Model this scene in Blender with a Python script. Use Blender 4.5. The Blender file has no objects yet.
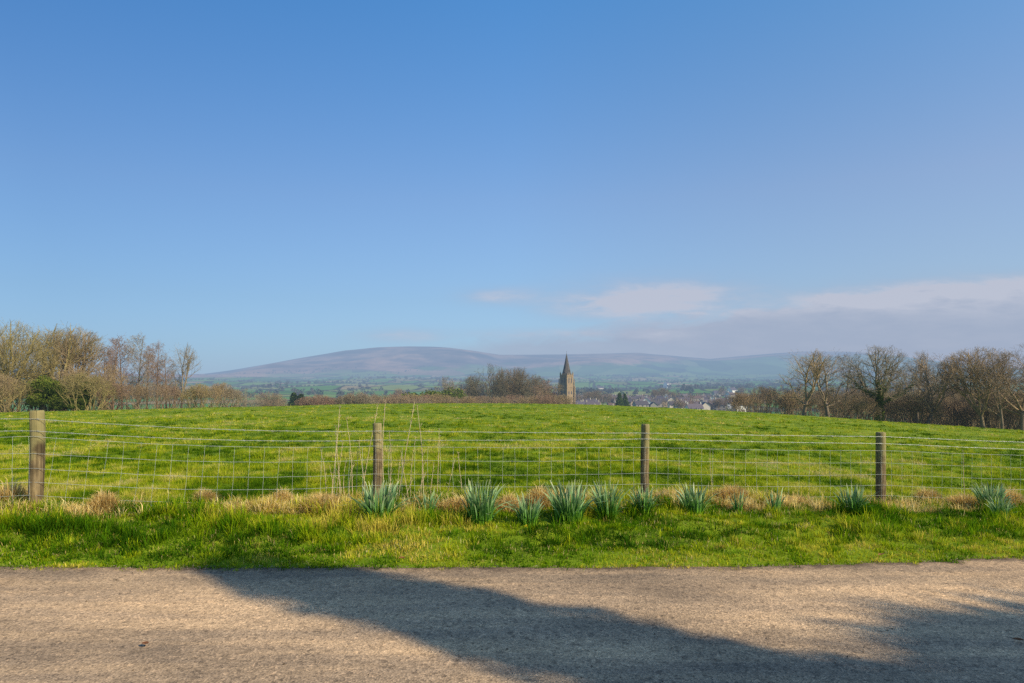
import bpy, math, random
import numpy as np
from mathutils import Vector, Matrix

R = math.radians
SC = bpy.context.scene
COL = SC.collection
EYE = 1.6            # camera height (m)
F = 683.0            # focal length in pixels (24 mm on 36 mm)
HOR = 385.0          # row of the horizon
SUN_AZ = math.atan2(0.83, -0.55)      # compass-like angle from +Y towards +X
SUN_EL = R(34)

# ------------------------------------------------------------------ noise
_rs = np.random.RandomState(7)
_LAT = _rs.rand(256, 256)
def vnoise(x, y):
    x = np.asarray(x, float); y = np.asarray(y, float)
    xi = np.floor(x).astype(int); yi = np.floor(y).astype(int)
    fx = x - xi; fy = y - yi
    fx = fx*fx*(3-2*fx); fy = fy*fy*(3-2*fy)
    a = _LAT[xi & 255, yi & 255]; b = _LAT[(xi+1) & 255, yi & 255]
    c = _LAT[xi & 255, (yi+1) & 255]; d = _LAT[(xi+1) & 255, (yi+1) & 255]
    return (a*(1-fx)+b*fx)*(1-fy) + (c*(1-fx)+d*fx)*fy
def fbm(x, y, o=4):
    s = 0; a = .5; t = 0
    for i in range(o):
        s = s + a*vnoise(x*2**i+17.3*i, y*2**i+5.1*i); t += a; a *= .5
    return s/t
def sstep(x, a, b):
    t = np.clip((x-a)/(b-a), 0, 1)
    return t*t*(3-2*t)

# ------------------------------------------------------------------ terrain
POST_X = [-8.7, -5.16, -1.70, 1.79, 5.29, 8.85]
POST_Y = [6.75, 7.40, 8.60, 9.20, 9.80, 10.30]
POST_Z = [0.28, 0.27, 0.17, 0.12, -0.08, -0.20]
def fence_y(x): return np.interp(x, [-40]+POST_X+[40], [6.5]+POST_Y+[13.0])
def fence_z(x): return np.interp(x, [-40]+POST_X+[40], [.2]+POST_Z+[-.6])
def road_y(x):
    x = np.asarray(x, float)
    r = np.clip(x-.5, 0, 14)
    return 6.0 + .0195*r**2*np.where(x < 14.5, 1, 1) + np.where(x > 14.5, (x-14.5)*.5, 0) + .012*np.clip(-2.7-x, 0, 1.7)**2
PX = np.array([-300, 0, 100, 200, 350, 500, 600, 680, 750, 850, 1024, 1300.])
PC = np.array([34, 28, 25.5, 23, 19.5, 18.5, 20, 23.5, 27.5, 34, 46, 62.])
DC = np.array([50, 60, 64, 68, 76, 80, 76, 70, 64, 56, 46, 40.])
TF = np.array([-.95, -.697, -.198, .195, .54, .86])
HX = np.array([-600, -300, 0, 150, 200, 230, 260, 300, 345, 378, 400, 430, 450, 472, 500, 560, 640, 680, 710, 750, 800, 850, 900, 950, 1024, 1300, 1600.])
HY = np.array([380, 384, 382, 378, 375, 371, 366, 359, 351, 348, 347.3, 347.8, 349, 351.5, 355.5, 355, 353.5, 357, 359.5, 356, 352, 352, 357, 363, 370, 378, 376.])
def edge_y(x): return road_y(x)+(fbm(np.asarray(x)*2.1, np.asarray(x)*0+3, 5)-.5)*.13
def Z(x, y):
    x = np.asarray(x, float); y = np.asarray(y, float)
    x, y = np.broadcast_arrays(x, y)
    rr = np.hypot(x, y)
    D = np.maximum(y, rr*.5)
    t = np.clip(np.where(y > .5, x/np.maximum(y, .5), np.sign(x)*1.6), -1.3, 1.3)
    px = 512+F*t
    pc = np.interp(px, PX, PC); dc = np.interp(px, PX, DC)
    df = np.interp(t, TF, POST_Y); zf = np.interp(t, TF, POST_Z)-.085
    u = np.clip(D, 0, 190)-dc
    zc = EYE-pc*dc/F
    k = (EYE-zf-pc*df/F)/(dc-df)**2
    k = np.where(u > 0, k*.8, k)
    zfield = zc-pc/F*u-k*u*u
    zfield = zfield + (fbm(x*2.6, y*2.6, 2)-.5)*.07*sstep(D, 9, 14) + (fbm(x*.12, y*.12, 2)-.5)*.14*sstep(D, 14, 40)
    V = np.interp(rr, [0, 350, 1300, 2000, 3500, 5000, 6000, 20000], [-20, -20, -19, -13, 18, 50, 75, 75])
    V = V+(fbm(x/420, y/420, 4)-.5)*np.interp(rr, [200, 700, 2500, 6000], [3, 9, 34, 50])
    H = EYE+(HOR-np.interp(px, HX, HY))*8500/F+(fbm(x/500, y/900, 5)-.5)*16
    w = sstep(D, 4700, 8500)
    bump = (fbm(x/700, y/900, 5)-.5)*150*sstep(D, 5000, 6200)*(1-sstep(D, 6600, 8200))
    far = V*(1-w)+H*w+bump
    far = far*(1-.7*sstep(D, 8700, 13000))
    wf = sstep(D, 120, 360)
    zz = zfield*(1-wf)+far*wf
    # near verge
    ye = road_y(x); yf = fence_y(x); zfx = fence_z(x)
    s = np.clip((y-ye)/np.maximum(yf-ye, .2), 0, 1)
    ver = -.022+.035*sstep(y-ye, -.02, .22)+(zfx-.085)*sstep(s, .02, .95)+.085*np.sin(np.pi*np.clip(s, 0, 1))**1.2*sstep(s, 0, .3)+(fbm(x*2.9, y*3.3, 3)-.5)*.17*sstep(s, .06, .35)
    q = sstep(y-yf, 0, .3*np.abs(x)*sstep(np.abs(x)/np.maximum(y, .1), 1, 2)+1.0)
    zz = ver+(zz-ver)*q
    back = np.where(y < -3, sstep(-y, 3, 6)*.1, -.03)
    return np.where(y > yf, zz, np.where(y > ye, ver, back))
def zat(x, y): return float(Z(np.array([x]), np.array([y]))[0])
def pos(px, D):
    x = (px-512)/F*D
    return x, D, zat(x, D)

# ------------------------------------------------------------------ mesh helpers
def mesh_np(name, V, loops, counts, col=None, smooth=False):
    me = bpy.data.meshes.new(name)
    V = np.asarray(V, np.float32); loops = np.asarray(loops, np.int32).ravel(); counts = np.asarray(counts, np.int32)
    me.vertices.add(len(V)); me.vertices.foreach_set('co', V.ravel())
    me.loops.add(len(loops)); me.loops.foreach_set('vertex_index', loops)
    me.polygons.add(len(counts))
    st = np.concatenate([[0], np.cumsum(counts)[:-1]]).astype(np.int32)
    me.polygons.foreach_set('loop_start', st)
    me.polygons.foreach_set('loop_total', counts)
    if smooth: me.polygons.foreach_set('use_smooth', np.ones(len(counts), bool))
    me.update(calc_edges=True)
    if col is not None:
        a = me.color_attributes.new('Col', 'FLOAT_COLOR', 'POINT')
        c = np.ones((len(V), 4), np.float32); c[:, :3] = col
        a.data.foreach_set('color', c.ravel())
    return me
def link(name, me, mat=None, parent=None, loc=None):
    o = bpy.data.objects.new(name, me)
    COL.objects.link(o)
    if mat is not None and me is not None and len(me.materials) == 0: me.materials.append(mat)
    if parent is not None: o.parent = parent
    if loc is not None: o.location = loc
    return o
def tag(o, label=None, cat=None, group=None, kind=None):
    if label: o['label'] = label
    if cat: o['category'] = cat
    if group: o['group'] = group
    if kind: o['kind'] = kind
    return o
def thing(name, label, cat, loc=(0, 0, 0), rz=0, group=None):
    o = bpy.data.objects.new(name, None); COL.objects.link(o)
    o.empty_display_size = .2
    o.location = loc; o.rotation_euler = (0, 0, rz)
    return tag(o, label, cat, group)

class MB:
    """polygons collected into one mesh"""
    def __init__(s): s.v = []; s.f = []
    def poly(s, pts):
        n = len(s.v); s.v += [tuple(p) for p in pts]; s.f.append(tuple(range(n, n+len(pts))))
    def box(s, c, d, rz=0, taper=1.0):
        n = len(s.v); ca, sa = math.cos(rz), math.sin(rz)
        for k in (-.5, .5):
            for i, j in ((-.5, -.5), (.5, -.5), (.5, .5), (-.5, .5)):
                q = taper if k > 0 else 1
                x, y = i*d[0]*q, j*d[1]*q
                s.v.append((c[0]+x*ca-y*sa, c[1]+x*sa+y*ca, c[2]+k*d[2]))
        s.f += [tuple(n+a for a in q) for q in ((0, 3, 2, 1), (4, 5, 6, 7), (0, 1, 5, 4), (1, 2, 6, 5), (2, 3, 7, 6), (3, 0, 4, 7))]
    def ring_tube(s, pts, rads, k=6, cap=True, phase=0.):
        n = len(s.v); pts = [Vector(p) for p in pts]
        for i, p in enumerate(pts):
            d = (pts[min(i+1, len(pts)-1)]-pts[max(i-1, 0)]).normalized()
            a = d.orthogonal().normalized() if abs(d.z) < .99 else Vector((1, 0, 0)); a = (a-d*a.dot(d)).normalized(); b = d.cross(a)
            for j in range(k):
                th = phase+2*math.pi*j/k
                r = rads[i] if not callable(rads) else rads(i, j)
                s.v.append(tuple(p+a*(r*math.cos(th))+b*(r*math.sin(th))))
        for i in range(len(pts)-1):
            for j in range(k):
                s.f.append((n+i*k+j, n+i*k+(j+1) % k, n+(i+1)*k+(j+1) % k, n+(i+1)*k+j))
        if cap:
            s.f.append(tuple(n+j for j in range(k))[::-1]); m = n+(len(pts)-1)*k
            s.f.append(tuple(m+j for j in range(k)))
    def mesh(s, name, smooth=False):
        me = bpy.data.meshes.new(name); me.from_pydata(s.v, [], s.f)
        if smooth:
            for p in me.polygons: p.use_smooth = True
        me.update(); return me
    def build(s, name, mat, parent=None, loc=None, smooth=False):
        return link(name, s.mesh(name, smooth), mat, parent, loc)

# ------------------------------------------------------------------ materials
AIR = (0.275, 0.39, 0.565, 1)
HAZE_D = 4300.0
def mat_new(name):
    m = bpy.data.materials.new(name); m.use_nodes = True
    nt = m.node_tree; nt.nodes.clear()
    out = nt.nodes.new('ShaderNodeOutputMaterial')
    return m, nt, out
def N(nt, typ, **kw):
    n = nt.nodes.new(typ)
    for k, v in kw.items():
        if k.startswith('i_'): n.inputs[k[2:].replace('_', ' ')].default_value = v
        else: setattr(n, k, v)
    return n
def ramp(nt, fac, stops):
    n = nt.nodes.new('ShaderNodeValToRGB'); e = n.color_ramp.elements
    while len(e) < len(stops): e.new(.5)
    for el, (p, c) in zip(e, stops):
        el.position = p; el.color = (*c, 1) if len(c) == 3 else c
    nt.links.new(fac, n.inputs[0]); return n.outputs[0]
def math_n(nt, op, a, b=None, c=None, clamp=False):
    n = nt.nodes.new('ShaderNodeMath'); n.operation = op; n.use_clamp = clamp
    for i, v in enumerate((a, b, c)):
        if v is None: continue
        if isinstance(v, (int, float)): n.inputs[i].default_value = v
        else: nt.links.new(v, n.inputs[i])
    return n.outputs[0]
def mixc(nt, f, a, b, mode='MIX'):
    n = nt.nodes.new('ShaderNodeMix'); n.data_type = 'RGBA'; n.blend_type = mode
    for i, v in ((0, f), (6, a), (7, b)):
        if isinstance(v, (int, float)): n.inputs[i].default_value = v
        elif isinstance(v, tuple): n.inputs[i].default_value = (*v, 1) if len(v) == 3 else v
        else: nt.links.new(v, n.inputs[i])
    return n.outputs[2]
def noise(nt, vec, scale, detail=4, rough=.55, dist=0):
    n = nt.nodes.new('ShaderNodeTexNoise'); n.inputs['Scale'].default_value = scale
    n.inputs['Detail'].default_value = detail; n.inputs['Roughness'].default_value = rough; n.inputs['Distortion'].default_value = dist
    if vec is not None: nt.links.new(vec, n.inputs['Vector'])
    return n.outputs['Fac']
def mapping(nt, vec, scale=(1, 1, 1), rot=(0, 0, 0)):
    n = nt.nodes.new('ShaderNodeMapping'); n.inputs['Scale'].default_value = scale; n.inputs['Rotation'].default_value = rot
    nt.links.new(vec, n.inputs['Vector']); return n.outputs[0]
def wpos(nt): return nt.nodes.new('ShaderNodeNewGeometry').outputs['Position']
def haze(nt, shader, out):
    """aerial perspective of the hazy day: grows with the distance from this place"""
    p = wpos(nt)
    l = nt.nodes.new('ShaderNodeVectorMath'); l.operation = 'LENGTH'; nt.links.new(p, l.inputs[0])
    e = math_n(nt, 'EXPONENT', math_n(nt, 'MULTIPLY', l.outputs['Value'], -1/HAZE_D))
    em = nt.nodes.new('ShaderNodeEmission'); em.inputs[0].default_value = AIR; em.inputs[1].default_value = 1  # airlight painted into the surface as emission, no real haze volume
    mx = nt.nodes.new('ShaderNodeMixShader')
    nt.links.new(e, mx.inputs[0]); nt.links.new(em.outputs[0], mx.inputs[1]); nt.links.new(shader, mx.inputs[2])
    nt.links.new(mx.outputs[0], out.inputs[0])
def simple(name, color, rough=.8, var=.25, scale=6, hz=True, metal=0, bump=0, use_obj=False, spec=.3):
    m, nt, out = mat_new(name)
    tc = nt.nodes.new('ShaderNodeTexCoord')
    f = noise(nt, tc.outputs['Object'], scale)
    lo = tuple(c*(1-var) for c in color); hi = tuple(min(1, c*(1+var)) for c in color)
    c = ramp(nt, f, [(.3, lo), (.7, hi)])
    if use_obj:
        oi = nt.nodes.new('ShaderNodeObjectInfo')
        c = mixc(nt, 1.0, c, oi.outputs['Color'], 'MULTIPLY')
    b = nt.nodes.new('ShaderNodeBsdfPrincipled'); nt.links.new(c, b.inputs['Base Color'])
    b.inputs['Roughness'].default_value = rough; b.inputs['Metallic'].default_value = metal
    b.inputs['Specular IOR Level'].default_value = spec
    if bump:
        bn = nt.nodes.new('ShaderNodeBump'); bn.inputs['Strength'].default_value = bump; bn.inputs['Distance'].default_value = .02
        nt.links.new(f, bn.inputs['Height']); nt.links.new(bn.outputs[0], b.inputs['Normal'])
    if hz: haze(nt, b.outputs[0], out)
    else: nt.links.new(b.outputs[0], out.inputs[0])
    return m
def leafy(name, hz=True, trans=.35, use_obj=False, gloss=.0):
    m, nt, out = mat_new(name)
    a = nt.nodes.new('ShaderNodeAttribute'); a.attribute_name = 'Col'
    c = a.outputs['Color']
    if use_obj:
        oi = nt.nodes.new('ShaderNodeObjectInfo'); c = mixc(nt, 1.0, c, oi.outputs['Color'], 'MULTIPLY')
    d = nt.nodes.new('ShaderNodeBsdfDiffuse'); nt.links.new(c, d.inputs[0])
    t = nt.nodes.new('ShaderNodeBsdfTranslucent'); nt.links.new(c, t.inputs[0])
    mx = nt.nodes.new('ShaderNodeMixShader'); mx.inputs[0].default_value = trans
    nt.links.new(d.outputs[0], mx.inputs[1]); nt.links.new(t.outputs[0], mx.inputs[2])
    s = mx.outputs[0]
    if gloss:
        g = nt.nodes.new('ShaderNodeBsdfGlossy'); g.inputs['Roughness'].default_value = .35; g.inputs[0].default_value = (.8, .85, .9, 1)
        m2 = nt.nodes.new('ShaderNodeMixShader'); m2.inputs[0].default_value = gloss
        nt.links.new(s, m2.inputs[1]); nt.links.new(g.outputs[0], m2.inputs[2]); s = m2.outputs[0]
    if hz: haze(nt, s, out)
    else: nt.links.new(s, out.inputs[0])
    return m

M = {}
M['grass'] = leafy('grass_blades', hz=False, trans=.42)
M['grit'] = leafy('loose_grit', hz=False, trans=0)
M['leaf'] = leafy('evergreen_leaves', trans=.2, use_obj=True)
M['strap'] = leafy('strap_leaves', hz=False, trans=.2, gloss=.025)
M['bark'] = simple('bark', (.20, .165, .12), .9, .35, 8, use_obj=True)
M['twig'] = simple('twigs', (.30, .245, .165), .9, .25, 3, use_obj=True)
M['stone'] = simple('sandstone', (.29, .205, .115), .85, .25, 1.2)
M['render'] = simple('pale_render', (.62, .58, .5), .8, .1, 1, use_obj=True)
M['slate'] = simple('slate_roof', (.13, .12, .135), .7, .2, 2, use_obj=True)
M['glass'] = simple('dark_window_glass', (.05, .06, .08), .2, .1, 1)
M['spire'] = simple('spire_stone', (.10, .085, .07), .85, .2, 1)
M['wire'] = simple('galvanised_wire', (.44, .46, .42), .6, .15, 20, hz=False, metal=.25)
M['stalk'] = simple('dead_stalk', (.55, .43, .25), .8, .25, 30, hz=False)
M['deadleaf'] = simple('dead_leaf', (.22, .09, .035), .8, .3, 40, hz=False)

M['stemgreen'] = simple('stem_green', (.12, .24, .04), .7, .2, 30, hz=False)
M['petal'] = simple('yellow_petal', (.85, .60, .02), .6, .1, 30, hz=False)
def ground_mat():
    m, nt, out = mat_new('pasture_soil'); p = wpos(nt)
    f = noise(nt, p, 1.1, 6); g = noise(nt, p, .09, 3); h = noise(nt, p, 14, 3)
    c1 = ramp(nt, f, [(.3, (.10, .19, .008)), (.55, (.22, .33, .014)), (.75, (.40, .42, .03))])
    c2 = ramp(nt, g, [(.35, (.14, .22, .008)), (.7, (.30, .36, .02))])
    c = mixc(nt, .4, c1, c2); c = mixc(nt, .5, c, ramp(nt, h, [(.3, (.45, .45, .45)), (.7, (1, 1, 1))]), 'MULTIPLY')
    b = nt.nodes.new('ShaderNodeBsdfPrincipled'); nt.links.new(c, b.inputs['Base Color']); b.inputs['Roughness'].default_value = .95
    b.inputs['Specular IOR Level'].default_value = .1
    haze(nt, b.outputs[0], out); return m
def valley_mat():
    m, nt, out = mat_new('valley_fields'); p = wpos(nt)
    p2 = mapping(nt, p, (1, .45, 0), (0, 0, .3))
    w = nt.nodes.new('ShaderNodeTexNoise'); w.inputs['Scale'].default_value = .004; nt.links.new(p2, w.inputs['Vector'])
    va = nt.nodes.new('ShaderNodeVectorMath'); va.operation = 'MULTIPLY_ADD'; nt.links.new(w.outputs['Color'], va.inputs[0]); va.inputs[1].default_value = (90, 90, 0); nt.links.new(p2, va.inputs[2])
    v = nt.nodes.new('ShaderNodeTexVoronoi'); v.inputs['Scale'].default_value = 1/130; nt.links.new(va.outputs[0], v.inputs['Vector'])
    e = nt.nodes.new('ShaderNodeTexVoronoi'); e.feature = 'DISTANCE_TO_EDGE'; e.inputs['Scale'].default_value = 1/130; nt.links.new(va.outputs[0], e.inputs['Vector'])
    sep = nt.nodes.new('ShaderNodeSeparateColor'); nt.links.new(v.outputs['Color'], sep.inputs[0])
    c = ramp(nt, sep.outputs[0], [(0, (.07, .17, .05)), (.45, (.12, .27, .06)), (.7, (.20, .29, .08)), (.86, (.34, .27, .15)), (1, (.16, .2, .08))])
    n = noise(nt, p, .02, 4)
    c = mixc(nt, .5, c, ramp(nt, n, [(.3, (.55, .55, .55)), (.7, (1.1, 1.1, 1.1))]), 'MULTIPLY')
    edge = ramp(nt, e.outputs['Distance'], [(.03, (1, 1, 1)), (.055, (0, 0, 0))])
    c = mixc(nt, edge, c, (.05, .06, .04))
    b = nt.nodes.new('ShaderNodeBsdfDiffuse'); nt.links.new(c, b.inputs[0])
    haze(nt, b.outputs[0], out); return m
def hills_mat():
    m, nt, out = mat_new('moorland'); p = wpos(nt)
    sep = nt.nodes.new('ShaderNodeSeparateXYZ'); nt.links.new(p, sep.inputs[0])
    n = noise(nt, mapping(nt, p, (1, 1, 2)), .0013, 7, .6)
    n2 = noise(nt, p, .006, 5, .6)
    moor = ramp(nt, n, [(.36, (.05, .035, .04)), (.47, (.20, .13, .11)), (.57, (.50, .30, .20)), (.67, (.17, .11, .09))])
    pt = mapping(nt, p, (1, .4, 0))
    v = nt.nodes.new('ShaderNodeTexVoronoi'); v.inputs['Scale'].default_value = 1/260; nt.links.new(pt, v.inputs['Vector'])
    sc = nt.nodes.new('ShaderNodeSeparateColor'); nt.links.new(v.outputs['Color'], sc.inputs[0])
    grn = ramp(nt, sc.outputs[0], [(0, (.03, .08, .03)), (.5, (.12, .24, .06)), (.8, (.20, .28, .09)), (1, (.26, .2, .12))])
    h = math_n(nt, 'ADD', math_n(nt, 'MULTIPLY', sep.outputs[2], 1/260), math_n(nt, 'MULTIPLY', math_n(nt, 'SUBTRACT', n, .5), 1.3))
    # moor starts lower on the western flank
    h = math_n(nt, 'SUBTRACT', h, math_n(nt, 'MULTIPLY', math_n(nt, 'ADD', sep.outputs[0], 1400), 1/6000))
    c = mixc(nt, ramp(nt, h, [(.28, (0, 0, 0)), (.5, (1, 1, 1))]), grn, moor)
    c = mixc(nt, .6, c, ramp(nt, n2, [(.3, (.6, .6, .6)), (.7, (1.1, 1.1, 1.1))]), 'MULTIPLY')
    b = nt.nodes.new('ShaderNodeBsdfDiffuse'); nt.links.new(c, b.inputs[0])
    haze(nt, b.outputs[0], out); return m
def road_mat():
    m, nt, out = mat_new('worn_asphalt'); p = wpos(nt)
    st = noise(nt, mapping(nt, p, (.22, 1.9, 1), (0, 0, R(-5))), 1.5, 6, .65)
    pt = noise(nt, p, 1.4, 5, .6)
    v = nt.nodes.new('ShaderNodeTexVoronoi'); v.inputs['Scale'].default_value = 95; nt.links.new(p, v.inputs['Vector'])
    s = nt.nodes.new('ShaderNodeSeparateColor'); nt.links.new(v.outputs['Color'], s.inputs[0])
    v2 = nt.nodes.new('ShaderNodeTexVoronoi'); v2.inputs['Scale'].default_value = 34; nt.links.new(p, v2.inputs['Vector'])
    s2 = nt.nodes.new('ShaderNodeSeparateColor'); nt.links.new(v2.outputs['Color'], s2.inputs[0])
    base = ramp(nt, st, [(.32, (.46, .335, .21)), (.46, (.58, .41, .245)), (.58, (.73, .505, .285)), (.70, (.82, .565, .32))])
    base = mixc(nt, .45, base, ramp(nt, pt, [(.3, (.55, .55, .56)), (.7, (1.25, 1.22, 1.18))]), 'MULTIPLY')
    base = mixc(nt, 1.0, base, ramp(nt, s.outputs[0], [(0, (.5, .5, .5)), (.25, (.86, .85, .84)), (.7, (1.05, 1.04, 1.02)), (.95, (1.3, 1.3, 1.3)), (1, (1.6, 1.55, 1.5))]), 'MULTIPLY')
    base = mixc(nt, .7, base, ramp(nt, s2.outputs[1], [(0, (.45, .45, .46)), (.16, (.95, .95, .95)), (.9, (1.05, 1.05, 1.05)), (1, (1.5, 1.45, 1.4))]), 'MULTIPLY')
    at = nt.nodes.new('ShaderNodeAttribute'); at.attribute_name = 'Col'
    se = nt.nodes.new('ShaderNodeSeparateColor'); nt.links.new(at.outputs['Color'], se.inputs[0])
    big = noise(nt, mapping(nt, p, (.35, .9, 1), (0, 0, R(-7))), .8, 4, .6)
    base = mixc(nt, .85, base, ramp(nt, big, [(.36, (.60, .61, .63)), (.52, (.92, .92, .92)), (.66, (1.12, 1.08, 1.02))]), 'MULTIPLY')
    # greyer bands nearest the camera and by the far edge, and soil washed over the margin
    band = ramp(nt, math_n(nt, 'ADD', se.outputs[0], math_n(nt, 'MULTIPLY', math_n(nt, 'SUBTRACT', big, .5), .25)), [(.70, (.76, .78, .82)), (.785, (.98, .98, .98)), (.90, (1.0, 1.0, 1.0)), (.935, (.74, .76, .79)), (.985, (.80, .80, .80))])
    base = mixc(nt, .9, base, band, 'MULTIPLY')
    dirt = math_n(nt, 'ADD', se.outputs[0], math_n(nt, 'MULTIPLY', math_n(nt, 'SUBTRACT', noise(nt, p, 5, 6, .75), .5), .09))
    base = mixc(nt, ramp(nt, dirt, [(.975, (0, 0, 0)), (.998, (.85, .85, .85))]), base, (.085, .055, .03))
    b = nt.nodes.new('ShaderNodeBsdfPrincipled'); nt.links.new(base, b.inputs['Base Color']); b.inputs['Roughness'].default_value = .88
    b.inputs['Specular IOR Level'].default_value = .25
    bn = nt.nodes.new('ShaderNodeBump'); bn.inputs['Strength'].default_value = .45; bn.inputs['Distance'].default_value = .005
    hsum = math_n(nt, 'ADD', v.outputs['Distance'], math_n(nt, 'MULTIPLY', noise(nt, p, 14, 5), .7))
    nt.links.new(hsum, bn.inputs['Height']); nt.links.new(bn.outputs[0], b.inputs['Normal'])
    nt.links.new(b.outputs[0], out.inputs[0]); return m
def post_mat():
    m, nt, out = mat_new('weathered_wood')
    tc = nt.nodes.new('ShaderNodeTexCoord'); p = tc.outputs['Object']; oi = nt.nodes.new('ShaderNodeObjectInfo')
    va = nt.nodes.new('ShaderNodeVectorMath'); va.operation = 'ADD'; nt.links.new(p, va.inputs[0])
    cb = nt.nodes.new('ShaderNodeCombineXYZ'); nt.links.new(math_n(nt, 'MULTIPLY', oi.outputs['Random'], 30), cb.inputs[2]); nt.links.new(cb.outputs[0], va.inputs[1]); q = va.outputs[0]
    g = noise(nt, mapping(nt, q, (26, 26, 1.6)), 1.6, 6, .65)
    b1 = noise(nt, q, 5, 4)
    c = ramp(nt, g, [(.3, (.085, .06, .03)), (.5, (.21, .155, .08)), (.68, (.36, .275, .15))])
    c = mixc(nt, .75, c, ramp(nt, b1, [(.35, (.34, .33, .30)), (.5, (.85, .84, .8)), (.66, (1.3, 1.24, 1.05))]), 'MULTIPLY')
    sep = nt.nodes.new('ShaderNodeSeparateXYZ'); nt.links.new(p, sep.inputs[0])
    al = math_n(nt, 'MULTIPLY', ramp(nt, math_n(nt, 'ADD', sep.outputs[2], math_n(nt, 'MULTIPLY', b1, .7)), [(.9, (0, 0, 0)), (1.6, (1, 1, 1))]), .5)
    c = mixc(nt, al, c, (.36, .33, .13))
    cr = ramp(nt, noise(nt, mapping(nt, q, (40, 40, 1.0)), 1.0, 3, .5), [(.35, (.25, .25, .25)), (.42, (1, 1, 1))])
    c = mixc(nt, .8, c, cr, 'MULTIPLY')
    b = nt.nodes.new('ShaderNodeBsdfPrincipled'); nt.links.new(c, b.inputs['Base Color']); b.inputs['Roughness'].default_value = .85; b.inputs['Specular IOR Level'].default_value = .2
    bn = nt.nodes.new('ShaderNodeBump'); bn.inputs['Strength'].default_value = .7; bn.inputs['Distance'].default_value = .01
    nt.links.new(g, bn.inputs['Height']); nt.links.new(bn.outputs[0], b.inputs['Normal'])
    nt.links.new(b.outputs[0], out.inputs[0]); return m
M['ground'] = ground_mat(); M['valley'] = valley_mat(); M['hills'] = hills_mat(); M['road'] = road_mat(); M['post'] = post_mat()

# ------------------------------------------------------------------ terrain sheets
def terrain():
    az = np.concatenate([np.linspace(-180, -58, 60, endpoint=False), np.linspace(-58, 58, 760, endpoint=False), np.linspace(58, 180, 60)])*math.pi/180
    def sheet(name, r0, r1, ratio, mat, centre=False):
        n = int(math.log(r1/r0)/math.log(ratio))+1
        rr = r0*(r1/r0)**(np.arange(n+1)/n)
        A, RR = np.meshgrid(az, rr)
        X = RR*np.sin(A); Y = RR*np.cos(A); ZZ = Z(X, Y)
        V = np.stack([X, Y, ZZ], -1).reshape(-1, 3)
        na = len(az); i, j = np.meshgrid(np.arange(n), np.arange(na-1), indexing='ij')
        a = (i*na+j).ravel(); L = np.stack([a, a+1, a+na+1, a+na], -1)[:, ::-1]
        cnt = np.full(len(L), 4)
        me = mesh_np(name, V, L.ravel(), cnt, smooth=True)
        return tag(link(name, me, mat), kind='structure')
    sheet('field', .4, 150, 1.018, M['ground'])
    sheet('valley', 150, 5200, 1.012, M['valley'])
    sheet('hills', 5200, 16000, 1.007, M['hills'])
    # road strip
    xs = np.concatenate([np.linspace(-70, -8, 150, endpoint=False), np.linspace(-8, 12, 800, endpoint=False), np.linspace(12, 70, 150)]); K = 16; E = []
    V = []; nz = edge_y(xs)-road_y(xs)
    for k in range(K+1):
        s = [0, .12, .25, .38, .5, .6, .7, .78, .84, .88, .91, .935, .955, .97, .982, .992, 1][k]
        E.append(np.full_like(xs, s))
        ye = road_y(xs)+nz; y0 = np.full_like(xs, -1.7)+(road_y(xs)-6)*.7
        y = y0*(1-s)+ye*s
        z = .006+.035*(1-(2*s-1)**2)+(fbm(xs*.7, y*.7, 2)-.5)*.015
        if k == K: z = z-.012
        V.append(np.stack([xs, y, z], -1))
    V = np.array(V); n = len(xs)
    i, j = np.meshgrid(np.arange(K), np.arange(n-1), indexing='ij'); a = (i*n+j).ravel()
    L = np.stack([a, a+1, a+n+1, a+n], -1)
    E = np.array(E).ravel(); tag(link('road', mesh_np('road', V.reshape(-1, 3), L.ravel(), np.full(len(L), 4), np.stack([E, E, E], -1), smooth=True), M['road']), kind='structure')
terrain()

# ------------------------------------------------------------------ grass
rg = np.random.RandomState(11)
def blades(P, h, w, ang, lean, col, fine=True, curl=.0, root=.62):
    """P (n,3) roots; ang = leaning direction; lean = tip offset / height"""
    n = len(P); side = rg.rand(n)*2*math.pi
    sx = np.cos(side)*w/2; sy = np.sin(side)*w/2
    lx = np.cos(ang)*lean*h; ly = np.sin(ang)*lean*h
    hz = h*np.sqrt(np.maximum(1-np.minimum(lean, .95)**2, .1))
    Vn = 5 if fine else 3
    V = np.zeros((n, Vn, 3), np.float32); S = np.stack([sx, sy, 0*sx], -1)
    V[:, 0] = P-S; V[:, 1] = P+S
    if fine:
        mid = P+np.stack([lx*.35, ly*.35, hz*.62], -1)
        V[:, 2] = mid+S*.8; V[:, 3] = mid-S*.8
        V[:, 4] = P+np.stack([lx, ly, hz*(1-curl)], -1)
        b = (np.arange(n)*5)[:, None]
        L = np.concatenate([b+np.array([[0, 1, 2, 3]]), b+np.array([[3, 2, 4]])], 1)
        cnt = np.tile([4, 3], n)
    else:
        V[:, 2] = P+np.stack([lx, ly, hz], -1)
        L = (np.arange(n)*3)[:, None]+np.array([[0, 1, 2]]); cnt = np.full(n, 3)
    C = np.repeat(col[:, None, :], Vn, 1)
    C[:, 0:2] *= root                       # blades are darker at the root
    return V.reshape(-1, 3), L, cnt, C.reshape(-1, 3)
def mixcol(t, stops):
    ps = [s[0] for s in stops]
    return np.stack([np.interp(t, ps, [s[1][k] for s in stops]) for k in range(3)], -1)
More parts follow.
